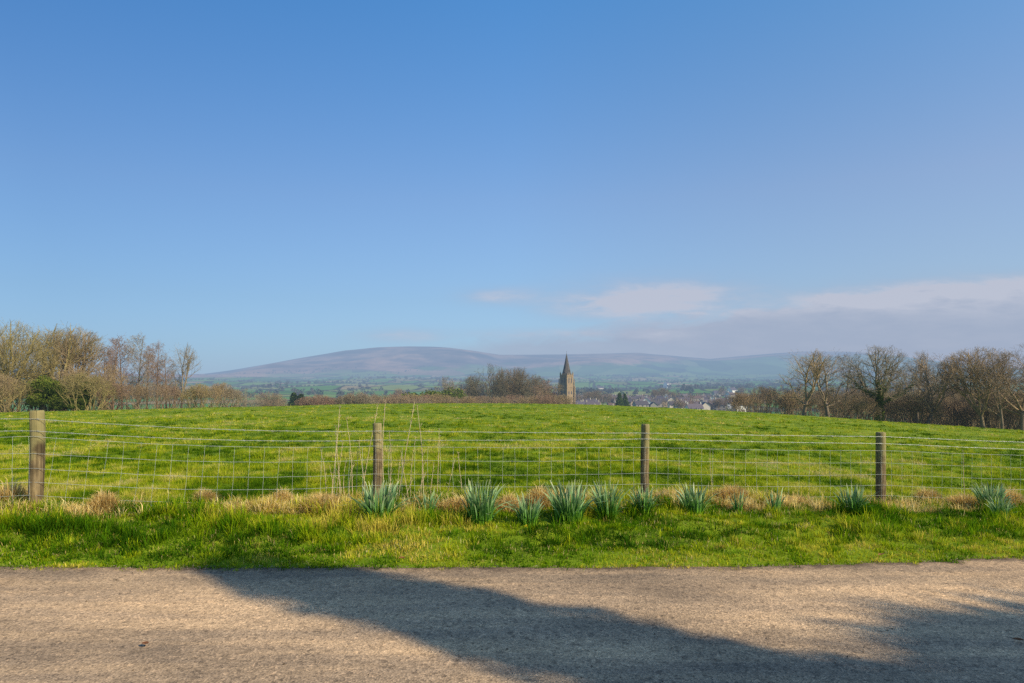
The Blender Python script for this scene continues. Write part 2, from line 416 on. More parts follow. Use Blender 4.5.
def greens(x, y, n, yellow=0.):
    t = fbm(x*.75, y*.75, 4)+(fbm(x*5, y*5, 2)-.5)*.25+(fbm(x*.12+9, y*.12, 2)-.5)*.35+rg.randn(n)*.06+yellow
    c = mixcol(t, [(.15, (.09, .20, .006)), (.38, (.18, .31, .007)), (.52, (.30, .43, .010)), (.66, (.44, .50, .018)), (.85, (.62, .54, .09))])
    return c*(.8+.4*rg.rand(n))[:, None]
def tufts(cx, cy, per, rad, h, col, w, spread=1.0):
    """grass tufts: every blade leans away from the middle of its tuft"""
    n = len(cx); k = np.repeat(np.arange(n), per); m = len(k)
    a = rg.rand(m)*2*math.pi; q = np.sqrt(rg.rand(m))
    x = cx[k]+np.cos(a)*q*rad[k]; y = cy[k]+np.sin(a)*q*rad[k]
    P = np.stack([x, y, Z(x, y)-.004], -1)
    hh = h[k]*(1.1-.45*q)*(.65+.6*rg.rand(m))
    lean = np.clip(.1+spread*q*rg.uniform(.3, 1.1, m), 0, 1.25)
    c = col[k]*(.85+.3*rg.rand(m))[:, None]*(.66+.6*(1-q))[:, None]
    return P, hh, w[k]*(.6+.8*rg.rand(m)), a+rg.randn(m)*.5, lean, c
STRAW = [(0, (.42, .28, .07)), (.5, (.80, .60, .19)), (1, (.92, .76, .36))]
def cat(*g): return [np.concatenate([q[i] for q in g]) for i in range(6)]
def verge_colour(x, y, n, rnd):
    t = (fbm(x*.8, y*1.2, 3)-.5)*1.0+(fbm(x*3.5, y*5, 2)-.5)*.6+.47+rnd-.03*sstep(-x, 1, 5)
    return mixcol(t, [(.22, (.05, .135, .006)), (.38, (.14, .29, .007)), (.50, (.33, .44, .010)), (.63, (.55, .56, .025)), (.82, (.74, .60, .10))])
def verge_grass():
    n = 300000
    x = rg.uniform(-10, 12, n); y = rg.uniform(5.9, 11.5, n); yf = fence_y(x); d = y-edge_y(x)
    keep = (d > -.03-.07*rg.rand(n)**2) & (y < yf+.35) & (np.abs(x/y) < .98)
    x, y, yf, d = x[keep], y[keep], yf[keep], d[keep]; n = len(x); s = d/np.maximum(yf-road_y(x), .3)
    # mossy patches with hardly any grass, yellow-green
    moss = sstep(fbm(x*.9+60, y*1.5, 3), .50, .60)*sstep(s, .02, .2)
    h = (.022+.03*rg.rand(n))*(1-.6*moss)+.02*sstep(s, 0, .5)
    col = verge_colour(x, y, n, rg.randn(n)*.05)
    col = col*(1-.55*moss)[:, None]+np.array([.50, .47, .02])*(.55*moss)[:, None]
    dead = rg.rand(n) < .05+.14*sstep(fbm(x*1.3+5, y*2+3, 3), .5, .65)
    col = np.where(dead[:, None], mixcol(rg.rand(n), STRAW), col)
    eb = rg.rand(n) < .5*sstep(d, .09, -.02)
    col = np.where(eb[:, None], mixcol(rg.rand(n), [(0, (.07, .05, .025)), (1, (.26, .18, .08))]), col)
    A = (np.stack([x, y, Z(x, y)-.003], -1), h, .0055*(.6+.8*rg.rand(n)), rg.rand(n)*6.283, np.minimum(np.abs(rg.randn(n))*.9, 1.3), col)
    def centres(n, lo, hi, f=None):
        cx = rg.uniform(-9.5, 11.5, n); yf = fence_y(cx); s = rg.uniform(lo, hi, n); cy = edge_y(cx)*(1-s)+yf*s
        k = np.abs(cx/cy) < .97
        if f is not None: k &= f(cx, cy, n)
        return cx[k], cy[k], s[k]
    cx, cy, cs = centres(6500, .02, 1.03)
    m = len(cx); big = fbm(cx*1.6+40, cy*2.2, 3)
    hh = .045+.04*rg.rand(m)+.13*sstep(big, .47, .58)*sstep(cs, .12, .4)
    col = verge_colour(cx, cy, m, rg.randn(m)*.13-.02*sstep(big, .47, .58))
    B = tufts(cx, cy, 26, .045+.05*rg.rand(m), hh*(.5+.5*sstep(cs, 0, .2)), col, np.full(m, .0065))
    ex, ey, _ = centres(420, .0, .01); ey = ey-.16*rg.rand(len(ex))**1.6; m = len(ex)
    Ed = tufts(ex, ey, 16, .02+.04*rg.rand(m), .02+.03*rg.rand(m), verge_colour(ex, ey, m, rg.randn(m)*.12), np.full(m, .006), 1.3)
    Ed[0][:, 2] = np.maximum(Ed[0][:, 2], .0)
    # straw tufts, most of them in a ragged belt at the foot of the fence
    cx, cy, cs = centres(3600, .66, 1.06, lambda a, b, n: fbm(a*1.3+12, b*.8, 3)+rg.randn(n)*.06 > .51); m = len(cx)
    Cc = tufts(cx, cy, 34, .05+.06*rg.rand(m), .10+.15*rg.rand(m), mixcol(rg.rand(m), STRAW)*1.1, np.full(m, .006), 1.3)
    cx, cy, cs = centres(1300, .15, .75, lambda a, b, n: fbm(a*1.4+3, b*2+8, 3)+rg.randn(n)*.05 > .545); m = len(cx)
    D_ = tufts(cx, cy, 22, .05+.05*rg.rand(m), .03+.04*rg.rand(m), mixcol(rg.rand(m), STRAW)*.85, np.full(m, .006), 1.4)
    P, h, w, ang, lean, col = cat(A, B, D_, Ed)
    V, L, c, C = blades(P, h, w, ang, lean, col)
    tag(link('verge_grass', mesh_np('verge_grass', V, L, c, C), M['grass']), 'lush green grass and moss of the roadside verge below the fence', 'grass', kind='stuff')
    V, L, c, C = blades(*Cc[:6], curl=.2)
    tag(link('dead_grass', mesh_np('dead_grass', V, L, c, C), M['grass']), 'straw coloured dead grass matted along the foot of the fence', 'dead grass', kind='stuff')
def field_grass():
    def samp(n, far=100.):
        a = rg.uniform(-.98, .98, n); D = 1/rg.uniform(1/far, 1/8., n); x = a*D
        k = D > fence_y(x)+.1
        return x[k], D[k]
    def fcol(x, y, r):
        t = (fbm(x*.30+31, y*.42, 3)-.5)*.8+(fbm(x*3.0+3, y*1.8, 3)-.5)*1.1+.44+r+.05*sstep(y, 15, 60)
        return mixcol(t, [(.12, (.05, .125, .006)), (.30, (.15, .27, .008)), (.45, (.36, .43, .011)), (.58, (.54, .55, .03)), (.74, (.66, .58, .10)), (.95, (.76, .62, .26))])
    x, y = samp(560000); n = len(x)
    A = (np.stack([x, y, Z(x, y)-.004], -1), (.02+.03*rg.rand(n)), .0062*(.6+.8*rg.rand(n))*(y/8.5), rg.rand(n)*6.283, np.minimum(np.abs(rg.randn(n))*.9, 1.4), fcol(x, y, rg.randn(n)*.05))
    cx, cy = samp(26000); m = len(cx); sc = (cy/9.)**.55
    hn = fbm(cx*2.0+7, cy*2.0, 3)
    hh = (.03+.05*rg.rand(m)+.06*sstep(hn, .48, .6))*(1-.3*sstep(cy, 20, 60))
    B = tufts(cx, cy, 20, (.05+.06*rg.rand(m))*sc, hh, fcol(cx, cy, rg.randn(m)*.11), .0062*(cy/8.5))
    P, h, w, ang, lean, col = cat(A, B)
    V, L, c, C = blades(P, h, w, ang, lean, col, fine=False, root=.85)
    tag(link('pasture_grass', mesh_np('pasture_grass', V, L, c, C), M['grass']), 'short grazed green pasture covering the domed field behind the fence', 'grass', kind='stuff')
def grit():
    n = 5200; x = rg.uniform(-8, 11, n); d = -np.abs(rg.randn(n))*.10-.0
    far_ = rg.rand(n) < .25; d = np.where(far_, -rg.rand(n)*2.6, d)
    y = edge_y(x)+d+.03; z = np.maximum(Z(x, y), .006+.035*(1-(2*np.clip((y+1.7)/7.7, 0, 1)-1)**2))+.001
    r = .003+.006*rg.rand(n)**2.5; V = np.zeros((n, 5, 3))
    for k in range(4):
        a = k*1.57+rg.rand(n)*.9; V[:, k] = np.stack([x+np.cos(a)*r, y+np.sin(a)*r, z-.002], -1)
    V[:, 4] = np.stack([x+r*.2, y, z+r*.8], -1)
    b = (np.arange(n)*5)[:, None]; L = np.concatenate([b+np.array([[k, (k+1) % 4, 4]]) for k in range(4)], 1)
    c = mixcol(rg.rand(n), [(0, (.07, .05, .03)), (.6, (.20, .15, .10)), (1, (.34, .27, .19))])
    tag(link('gravel', mesh_np('gravel', V.reshape(-1, 3), L, np.full(n*4, 3), np.repeat(c, 5, 0)), M['grit']), 'loose grit gathered along the edge of the road', 'gravel', kind='stuff')
verge_grass(); field_grass(); grit()

# ------------------------------------------------------------------ fence
def fence():
    rnd = random.Random(5)
    f = thing('wire_fence', 'post and wire stock fence with galvanised netting between verge and field', 'fence', (POST_X[1], POST_Y[1], POST_Z[1]))
    ox, oy, oz = f.location
    hts = [1.04, 1.055, .95, .955, 1.005, 1.0]; rad = [.06, .068, .054, .055, .062, .06]
    for i in range(6):
        b = MB(); k = 20; H = hts[i]; ph = rnd.random()*6
        zs = [-.35, 0, .15, .3, .45, .6, .75, .88, H-.03, H-.006, H]
        pts = []; lx = rnd.uniform(-.012, .012); cv = rnd.uniform(-.01, .01)
        for z in zs: pts.append((lx*z+cv*math.sin(z*3), .012*math.sin(z*2.3+ph), z))
        r0 = rad[i]
        def rr(a, j, r0=r0, ph=ph, n=len(zs)):
            e = 1-.16*(a == n-1)-.03*(a == n-2)
            return r0*e*(1+.035*math.sin(j*2*math.pi/20*2+ph)+.03*math.sin(j*2*math.pi/20*5+ph+a*.9)+.02*math.sin(a*2.1+ph))*(1.06-.05*a/n)
        b.ring_tube(pts, rr, k)
        o = b.build('post', M['post'], f, (POST_X[i]-ox, POST_Y[i]-oy, POST_Z[i]-oz), smooth=True)
        if i == 1: o['label'] = 'thicker straining post with flat sawn top'
    # wires: heights at each post
    W = [[1.22, 1.10, 1.02, .87, .71, .56, .42, .28],
         [1.24, 1.11, 1.05, .87, .71, .56, .42, .28],
         [1.026, .912, .84, .668, .493, .35, .195, .185],
         [.957, .88, .769, .60, .425, .28, .145, .135],
         [.865, .766, .667, .495, .327, .175, .03, .02],
         [.70, .60, .53, .35, .185, .04, -.10, -.11]]
    for r in W[2:]: r[7] = r[6]
    W[0][7] = W[1][7] = .42
    offs = [1, 1, 1, 1, 1, 1, 1, 1]
    def wz(line, x):
        # dip quickly from the straining post, as the netting was pulled up on it
        for i in range(5):
            if POST_X[i] <= x <= POST_X[i+1]:
                t = (x-POST_X[i])/(POST_X[i+1]-POST_X[i]); tt = t
                if i == 1: tt = 1-(1-t)**1.7
                return W[i][line]*(1-tt)+W[i+1][line]*tt-.012*math.sin(math.pi*t)*(line+1)*.4
        return W[0][line]
    def wy(x): return float(fence_y(x))-.072
    def wire(line, r, name, label=None, wob=0., barbs=False):
        b = MB(); pts = []; x = POST_X[0]
        while x <= POST_X[5]:
            pts.append((x-ox, wy(x)-oy, wz(line, x)-oz+rnd.uniform(-wob, wob))); x += .15
        b.ring_tube(pts, [r]*len(pts), 5)
        if barbs:
            for p in pts:
                for a in (0.6, 2.4):
                    dx, dz = math.cos(a)*.016, math.sin(a)*.016
                    b.ring_tube([(p[0]-dx, p[1], p[2]-dz), (p[0]+dx, p[1]+.004, p[2]+dz)], [.0018]*2, 3)
        o = b.build(name, M['wire'], f)
        if label: o['label'] = label
    wire(0, .0026, 'barbed_wire', 'topmost strand of wire', .002, True)
    wire(1, .0026, 'barbed_wire', 'second strand of wire', .002, True)
    b = MB()
    for line in range(2, 7):
        pts = []; x = POST_X[0]
        while x <= POST_X[5]:
            pts.append((x-ox, wy(x)-.004-oy, wz(line, x)-oz+rnd.uniform(-.003, .003))); x += .155
        b.ring_tube(pts, [.0023 if line == 2 else .0020]*len(pts), 4)
    x = POST_X[0]+.05
    while x < POST_X[5]:
        sh = 0 if not (POST_X[1] < x < POST_X[2]) else .05*(1-(x-POST_X[1])/3.5)
        pts = []
        gz = zat(x, wy(x))
        for line in range(2, 7):
            pts.append((x-ox+sh*(6-line)*.5+rnd.uniform(-.006, .006), wy(x)-.007-oy, wz(line, x)-oz))
        lo = max(gz+.01, wz(6, x)-.17)
        if lo < wz(6, x)-.04: pts.append((x-ox, wy(x)-.007-oy, lo-oz))
        b.ring_tube(pts, [.0012]*len(pts), 3)
        for p in pts[:5]: b.box((p[0], p[1]-.002, p[2]), (.006, .005, .006))
        x += .158
    b.build('wire_netting', M['wire'], f)
fence()

# ------------------------------------------------------------------ daffodil clumps
def strap_clump(seed, n=44, h=.34, spread=.16, wide=.014):
    r = np.random.RandomState(seed); V = []; L = []; cnt = []; C = []
    for i in range(n):
        rad = spread*math.sqrt(r.rand())*.55; a = r.rand()*6.283
        bx, by = rad*math.cos(a), rad*math.sin(a)
        out = a+r.randn()*.5; ln = h*(.6+.5*r.rand()); ben = .05+.36*r.rand()**1.5*(rad/spread+.5)
        th = r.rand()*3.14; sx, sy = math.cos(th), math.sin(th); base = len(V); S = 6; w = wide*(.7+.6*r.rand())
        bright = .7+.8*r.rand()
        if r.rand() < .14: ben = r.uniform(.5, .95); ln *= .95
        for k in range(S+1):
            s = k/S; off = ben*ln*s*s*1.3; z = ln*(s-.22*ben*s**3*2)-.02
            ww = w*(.75+.5*s-.0*s) if s < .6 else w*(1.05-((s-.6)/.4)**2*.9)
            cx, cy = bx+math.cos(out)*off, by+math.sin(out)*off
            V += [(cx-sx*ww/2, cy-sy*ww/2, z), (cx+sx*ww/2, cy+sy*ww/2, z)]
            g = mixcol(np.array([s+r.randn()*.03]), [(0, (.26, .44, .02)), (.3, (.09, .24, .022)), (.6, (.13, .26, .075)), (.9, (.32, .44, .22)), (1, (.52, .50, .26))])[0]*bright
            C += [g, g]
        for k in range(S):
            L += [base+2*k, base+2*k+1, base+2*k+3, base+2*k+2]; cnt.append(4)
    return mesh_np('daffodil_plant', np.array(V), L, cnt, np.array(C))
def daffodils():
    ms = [strap_clump(1, 150, .43, .26, .0145), strap_clump(2, 90, .41, .19, .0145), strap_clump(3, 105, .46, .20, .0145), strap_clump(4, 30, .34, .10, .011)]
    items = [(379, 521, 0, 1.05, 'broad clump of blue-green daffodil leaves at foot of leaning second post'),
             (428, 518, 3, 1.0, 'narrow sprig of daffodil leaves just right of the second post clump'),
             (481, 525, 2, 1.1, 'tall full clump of daffodil leaves halfway between two narrow posts'),
             (528, 526, 1, .88, 'small upright clump of daffodil leaves lowest down the bank'),
             (569, 522, 0, 1.08, 'wide spreading clump of daffodil leaves left of the tall twin clumps'),
             (608, 519, 2, .98, 'slim tall clump of daffodil leaves left of the third post'),
             (644, 514, 1, .85, 'daffodil leaves growing directly in front of the third post'),
             (694, 516, 1, 1.02, 'daffodil clump right of third post beside a tawny grass mound'),
             (738, 513, 3, .9, 'sparse pale daffodil shoots in front of tawny grass mound'),
             (775, 515, 3, 1.05, 'thin daffodil clump alone between tawny mound and fourth post'),
             (853, 516, 1, 1.0, 'daffodil clump just left of the fourth post'),
             (992, 512, 0, .95, 'dark dense daffodil clump nearest the right edge of verge'),
             (1001, 519, 1, .7, 'low daffodil tuft at the front of rightmost dense clump')]
    r = random.Random(3)
    for px, py, mi, s, lab in items:
        # ray to the verge
        D = 9.2
        for _ in range(40):
            x = (px-512)/F*D; z = zat(x, D); D += ((EYE-z)*F/(py-HOR)-D)*.5
        x = (px-512)/F*D
        o = link('daffodil_plant', ms[mi], M['strap']); o.location = (x, D, zat(x, D)); o.rotation_euler = (0, 0, r.random()*6); o.scale = (s, s, s)
        tag(o, lab, 'daffodil plant', 'daffodil clumps along the verge')
daffodils()

def tussock_mesh(seed, n=900, rad=.16, h=.2):
    r = np.random.RandomState(seed); a = r.rand(n)*6.283; q = rad*np.sqrt(r.rand(n))*.8
    P = np.stack([q*np.cos(a), q*np.sin(a), np.zeros(n)-.01], -1)
    col = mixcol(r.rand(n), [(0, (.44, .28, .08)), (.5, (.82, .60, .20)), (1, (.94, .76, .38))])
    V, L, c, C = blades(P, h*(.6+.7*r.rand(n))*(1.2-.6*q/rad), .0065*np.ones(n), a+r.randn(n)*.8, .1+.9*(q/rad)*r.rand(n)+.35*r.rand(n)**2, col, curl=.3)
    return mesh_np('dry_grass_tussock', V, L, c, C)
def tussocks():
    ms = [tussock_mesh(1, 1300, .19, .32), tussock_mesh(2, 2200, .30, .30), tussock_mesh(3, 1000, .17, .36)]
    items = [(928, 506, 2, 1.0, 'upright straw tussock right of the fourth post'), (733, 504, 1, .95, 'broad tawny grass mound between third and fourth posts'),
             (322, 512, 1, .85, 'wide straw tussock left of the second post'), (282, 508, 0, .8, 'straw tussock second left of the leaning second post'),
             (458, 512, 0, 1.1, 'straw tussock between narrow sprig and tall daffodil clump'), (540, 508, 0, 1., 'rusty dry tussock behind the small low daffodil clump'),
             (508, 512, 0, .9, 'small straw tussock right of the tall full daffodil clump'),
             (660, 506, 0, .9, 'small straw tussock right of the third post foot'), (872, 509, 0, .9, 'straw tussock touching the fourth post foot'),
             (965, 510, 1, .95, 'dark dry tussock left of the rightmost daffodils'), (1010, 508, 0, 1., 'straw tussock at the right edge of the verge'),
             (8, 512, 2, 1.1, 'straw tussock left of the thick straining post'), (104, 512, 0, .85, 'flattened straw tussock right of thick straining post'), (205, 505, 0, .85, 'straw tussock below netting midway along left bay'),
             (800, 508, 1, .7, 'low dry tussock between thin daffodils and fourth post')]
    for px, py, mi, s, lab in items:
        D = 9.2
        for _ in range(40):
            x = (px-512)/F*D; z = zat(x, D); D += ((EYE-z)*F/(py-HOR)-D)*.5
        x = (px-512)/F*D
        o = link('dry_grass_tussock', ms[mi], M['grass']); o.location = (x, D, zat(x, D)); o.rotation_euler = (0, 0, px); o.scale = (s*(1+.3*math.sin(px)), s, s*(.8+.35*math.sin(px*1.7)))
        tag(o, lab, 'grass tussock', 'dry grass tussocks under the fence')
tussocks()

def stalks():
    r = random.Random(21); protos = []
    for k in range(5):
        b = MB(); H = 1.0; p = Vector((0, 0, -.03)); d = Vector((r.uniform(-.08, .08), 0, 1)).normalized(); pts = [p.copy()]
        for i in range(10):
            d = (d+Vector((r.uniform(-.05, .05), r.uniform(-.05, .05), 0))).normalized(); p = p+d*.1; pts.append(p.copy())
        b.ring_tube(pts, [.0062-.0034*i/10 for i in range(11)], 5)
        for i in range(3, 11):
            for q in range(1 if i < 8 else 3):
                if r.random() < .75:
                    a = r.random()*6.28; l = r.uniform(.03, .09) if i < 8 else r.uniform(.02, .045)
                    e = pts[i]+Vector((math.cos(a)*l*.7, math.sin(a)*l*.7, l*.9)); m = pts[i]+(e-pts[i])*.5+Vector((0, 0, -.006))
                    b.ring_tube([pts[i], m, e], [.0026, .0022, .0045 if i >= 8 else .002], 3)
        protos.append(b.mesh('dead_stalk'))
    xs = [(327, 447), (331, 405), (336, 440), (340, 425), (345, 458), (353, 417), (356, 446), (361, 402), (366, 440), (385, 398), (390, 430), (396, 462), (398, 397), (409, 450), (411, 436), (424, 404), (437, 428), (447, 458), (462, 452), (350, 462), (333, 465), (420, 466), (403, 478), (342, 470), (374, 458), (392, 470), (429, 462), (414, 472)]
    xs += [(712, 448), (966, 450)]
    for i, (px, top) in enumerate(xs):
        D = 8.55+r.uniform(0, .35) if px < 600 else 9.9
        x, y, z = pos(px, D)
        H = EYE-(top-HOR)*D/F-z
        o = link('dead_stalk', protos[i % 5], M['stalk']); o.location = (x, y, z); o.scale = (max(.8, H*.8),)*2+(H,)
        o.rotation_euler = (0, r.uniform(-.06, .06), r.uniform(-.4, .4))
        if px < 600: tag(o, 'thin dead weed stalk standing by the fence around the second post', 'weed stalk', 'dead weed stalks by the second post')
        else: tag(o, 'lone short weed stalk behind netting right of the '+('third' if px < 800 else 'fourth')+' post', 'weed stalk')
stalks()

def fallen_leaves():
    r = random.Random(2)
    for px, py, lab in ((145, 652, 'dark curled dead leaf lying on the sunny left half of road'), (1019, 648, 'brown dead leaf on the shaded right edge of road'), (402, 563.5, 'pale dead leaf at road edge in the shadow tip'), (881, 560, 'tan dead leaf in short grass near the road below fourth post')):
        D = EYE*F/(py-HOR); x = (px-512)/F*D; z = max(zat(x, D), .035)+.012
        b = MB(); s = .028
        pts = [(-1.3, 0, .1), (-.6, .5, .35), (.2, .62, .4), (.9, .3, .25), (1.4, 0, .5), (.9, -.4, .3), (.1, -.6, .3), (-.7, -.45, .3)]
        c = (0, 0, 0)
        for i in range(8):
            p, q = pts[i], pts[(i+1) % 8]; b.poly([(0, 0, 0), tuple(v*s for v in p), tuple(v*s for v in q)])
        o = b.build('fallen_leaf', M['deadleaf'], None, (x, D, z)); o.rotation_euler = (0, 0, r.random()*6)
        tag(o, lab, 'leaf', 'dead leaves dropped on and beside the road')
fallen_leaves()

def flower():
    D = 7.3; x = (526-512)/F*D
    for _ in range(30): D += ((EYE-zat((526-512)/F*D, D)-.05)*F/(529-HOR)-D)*.5
    x = (526-512)/F*D; z = zat(x, D)
    t = thing('yellow_flower', 'single small yellow flower in the verge below the low daffodil clump', 'flower', (x, D, z))
    b = MB(); b.ring_tube([(0, 0, 0), (.004, 0, .04), (0, -.004, .075)], [.0018]*3, 5); b.build('stem', M['stemgreen'], t)
    b = MB()
    for k in range(14):
        a = k*2.4; r0 = .004; r1 = .021-.004*(k % 2); zz = .077+.006*(k % 3)
        c, q = math.cos(a), math.sin(a); w = .0045
        b.poly([(c*r0, q*r0, .075), (c*r1*.7-q*w, q*r1*.7+c*w, zz), (c*r1, q*r1, zz+.003), (c*r1*.7+q*w, q*r1*.7-c*w, zz)])
    b.build('petals', M['petal'], t)
flower()
# ------------------------------------------------------------------ trees
def seg_mesh(name, segs, k):
    A = np.array([[*s[0], *s[1], s[2], s[3]] for s in segs])
    p0, p1, r0, r1 = A[:, :3], A[:, 3:6], A[:, 6], A[:, 7]
    d = p1-p0; d /= np.maximum(np.linalg.norm(d, axis=1), 1e-6)[:, None]
    ref = np.where(np.abs(d[:, 2:3]) < .9, np.array([[0, 0, 1.]]), np.array([[1., 0, 0]]))
    a = np.cross(d, ref); a /= np.linalg.norm(a, axis=1)[:, None]; b = np.cross(d, a)
    n = len(A); V = np.zeros((n, 2*k, 3))
    for j in range(k):
        th = 2*math.pi*j/k; o = a*math.cos(th)+b*math.sin(th)
        V[:, j] = p0+o*r0[:, None]; V[:, k+j] = p1+o*r1[:, None]
    base = (np.arange(n)*2*k)[:, None]
    L = np.concatenate([base+np.array([[j, (j+1) % k, k+(j+1) % k, k+j]]) for j in range(k)], 1)
    return mesh_np(name, V.reshape(-1, 3), L.ravel(), np.full(n*k, 4), smooth=True)
class Tree:
    def __init__(s, seed, c, rad, cfg):
        s.r = random.Random(seed); s.c = Vector(c); s.rad = Vector(rad); s.cfg = cfg; s.segs = {i: [] for i in range(6)}
    def inside(s, p, k=1.0):
        q = p-s.c; return (q.x/s.rad.x)**2+(q.y/s.rad.y)**2+(q.z/s.rad.z)**2 < k
    def rv(s): return Vector((s.r.gauss(0, 1), s.r.gauss(0, 1), s.r.gauss(0, 1)))
    def grow(s, p, d, L, r, lev, mx):
        cf = s.cfg; n = cf['n'][lev]; r0 = r; tip = cf['tip'][lev]
        st = cf['start'][lev]; nch = cf['ch'][lev] if lev < mx else 0
        slots = [i for i in range(n) if (i+1)/n > st]; per = nch/max(1, len(slots)); acc = s.r.random()
        for i in range(n):
            d = (d+s.rv()*cf['wob'][lev]+Vector((0, 0, cf['up'][lev]))).normalized()
            q = p+d*(L/n); ra = r0*(1-(1-tip)*i/n); rb = r0*(1-(1-tip)*(i+1)/n)
            out = lev > 0 and not s.inside(q, 1.0+s.r.random()*.15)
            if out: rb = cf['rmin']; ra = min(ra, .05)
            s.segs[lev].append((p.copy(), q.copy(), max(ra, cf['rmin']), max(rb, cf['rmin'])))
            if out: return
            if lev > 0 and not s.inside(q, .8): r0 *= .62
            p = q
            if i in slots:
                acc += per
                while acc >= 1:
                    acc -= 1
                    ax = d.cross(s.rv()).normalized(); ang = R(s.r.uniform(*cf['ang'][lev]))
                    cd = (Matrix.Rotation(ang, 3, ax) @ d)
                    fr = (i+1)/n
                    s.grow(p, cd, L*cf['ratio'][lev]*(1.15-.55*fr)*s.r.uniform(.7, 1.15), rb*cf['rr'][lev], lev+1, mx)
def save_kind(name, H, tr, trunk_levels=(0,), ivy=None):
    tsegs = [x for l in trunk_levels for x in tr.segs[l]]
    if name.startswith('shrub'): parts = []; trunk_levels = (-1,)
    else:
        b = MB(); b.ring_tube([tsegs[0][0]]+[q[1] for q in tsegs], [tsegs[0][2]]+[q[3] for q in tsegs], 8)
        parts = [('trunk', b.mesh('trunk', True), M['bark'])]
    csegs = [x for l in range(max(trunk_levels)+1, 6) for x in tr.segs[l]]
    if csegs: parts.append(('crown', seg_mesh('crown', csegs, 3), M['twig']))
    if ivy: parts.append(('ivy', ivy(tr), M['leaf']))
    zs = sorted(q[1].z for l in range(1, 6) for q in tr.segs[l]); H = zs[int(len(zs)*.997)]
    KINDS[name] = (H, parts)
KINDS = {}
def leaf_cloud(name, pts, rad, n, size, cols, seed=0, up=.2):
    r = np.random.RandomState(seed); pts = np.array(pts); rad = np.array(rad)
    k = r.choice(len(pts), n, p=(rad**2)/(rad**2).sum())
    d = r.randn(n, 3); d /= np.linalg.norm(d, axis=1)[:, None]
    P = pts[k]+d*(rad[k]*(.45+.6*r.rand(n)**.6))[:, None]
    a = r.randn(n, 3); a += d*.3; a[:, 2] += up; a /= np.linalg.norm(a, axis=1)[:, None]
    b = np.cross(a, r.randn(n, 3)); b /= np.linalg.norm(b, axis=1)[:, None]; c = np.cross(a, b)
    s = (size*(.6+.8*r.rand(n)))[:, None]
    V = np.stack([P-b*s, P-c*s*.55, P+b*s, P+c*s*.55], 1).reshape(-1, 3)
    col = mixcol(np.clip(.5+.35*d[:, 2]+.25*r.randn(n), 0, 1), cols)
    return mesh_np(name, V, np.arange(n*4), np.full(n, 4), np.repeat(col, 4, 0))
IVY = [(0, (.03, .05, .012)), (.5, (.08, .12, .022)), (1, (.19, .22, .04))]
def ivy_on(levels, n, rad, top, size=.11):
    def f(tr):
        pts = []; rs = []
        for l in levels:
            for s in tr.segs[l]:
                if s[1].z < top and (l == 0 or s[2] > .07): pts.append(s[0]); rs.append(rad*(1-.5*s[0].z/top)+s[2]); pts.append((s[0]+s[1])*.5); rs.append(rad*(1-.5*s[0].z/top)+s[2])
        return leaf_cloud('ivy', pts, rs, n, size, IVY)
    return f
BASE = dict(n=[6, 6, 5, 4, 3, 2], tip=[.6, .35, .35, .4, .5, .6], start=[.4, .2, .15, .1, .1, 0], ch=[9, 10, 8, 8, 3, 0], wob=[.04, .11, .12, .12, .14, .2],
            up=[.02, .06, .05, .05, .04, .03], ang=[(35, 70), (30, 62), (28, 60), (25, 60), (20, 60), (0, 0)], ratio=[1, .58, .55, .55, .6, .5], rr=[.55, .6, .6, .6, .7, .7], rmin=.0075)
def cfgd(**k): c = dict(BASE); c.update(k); return c
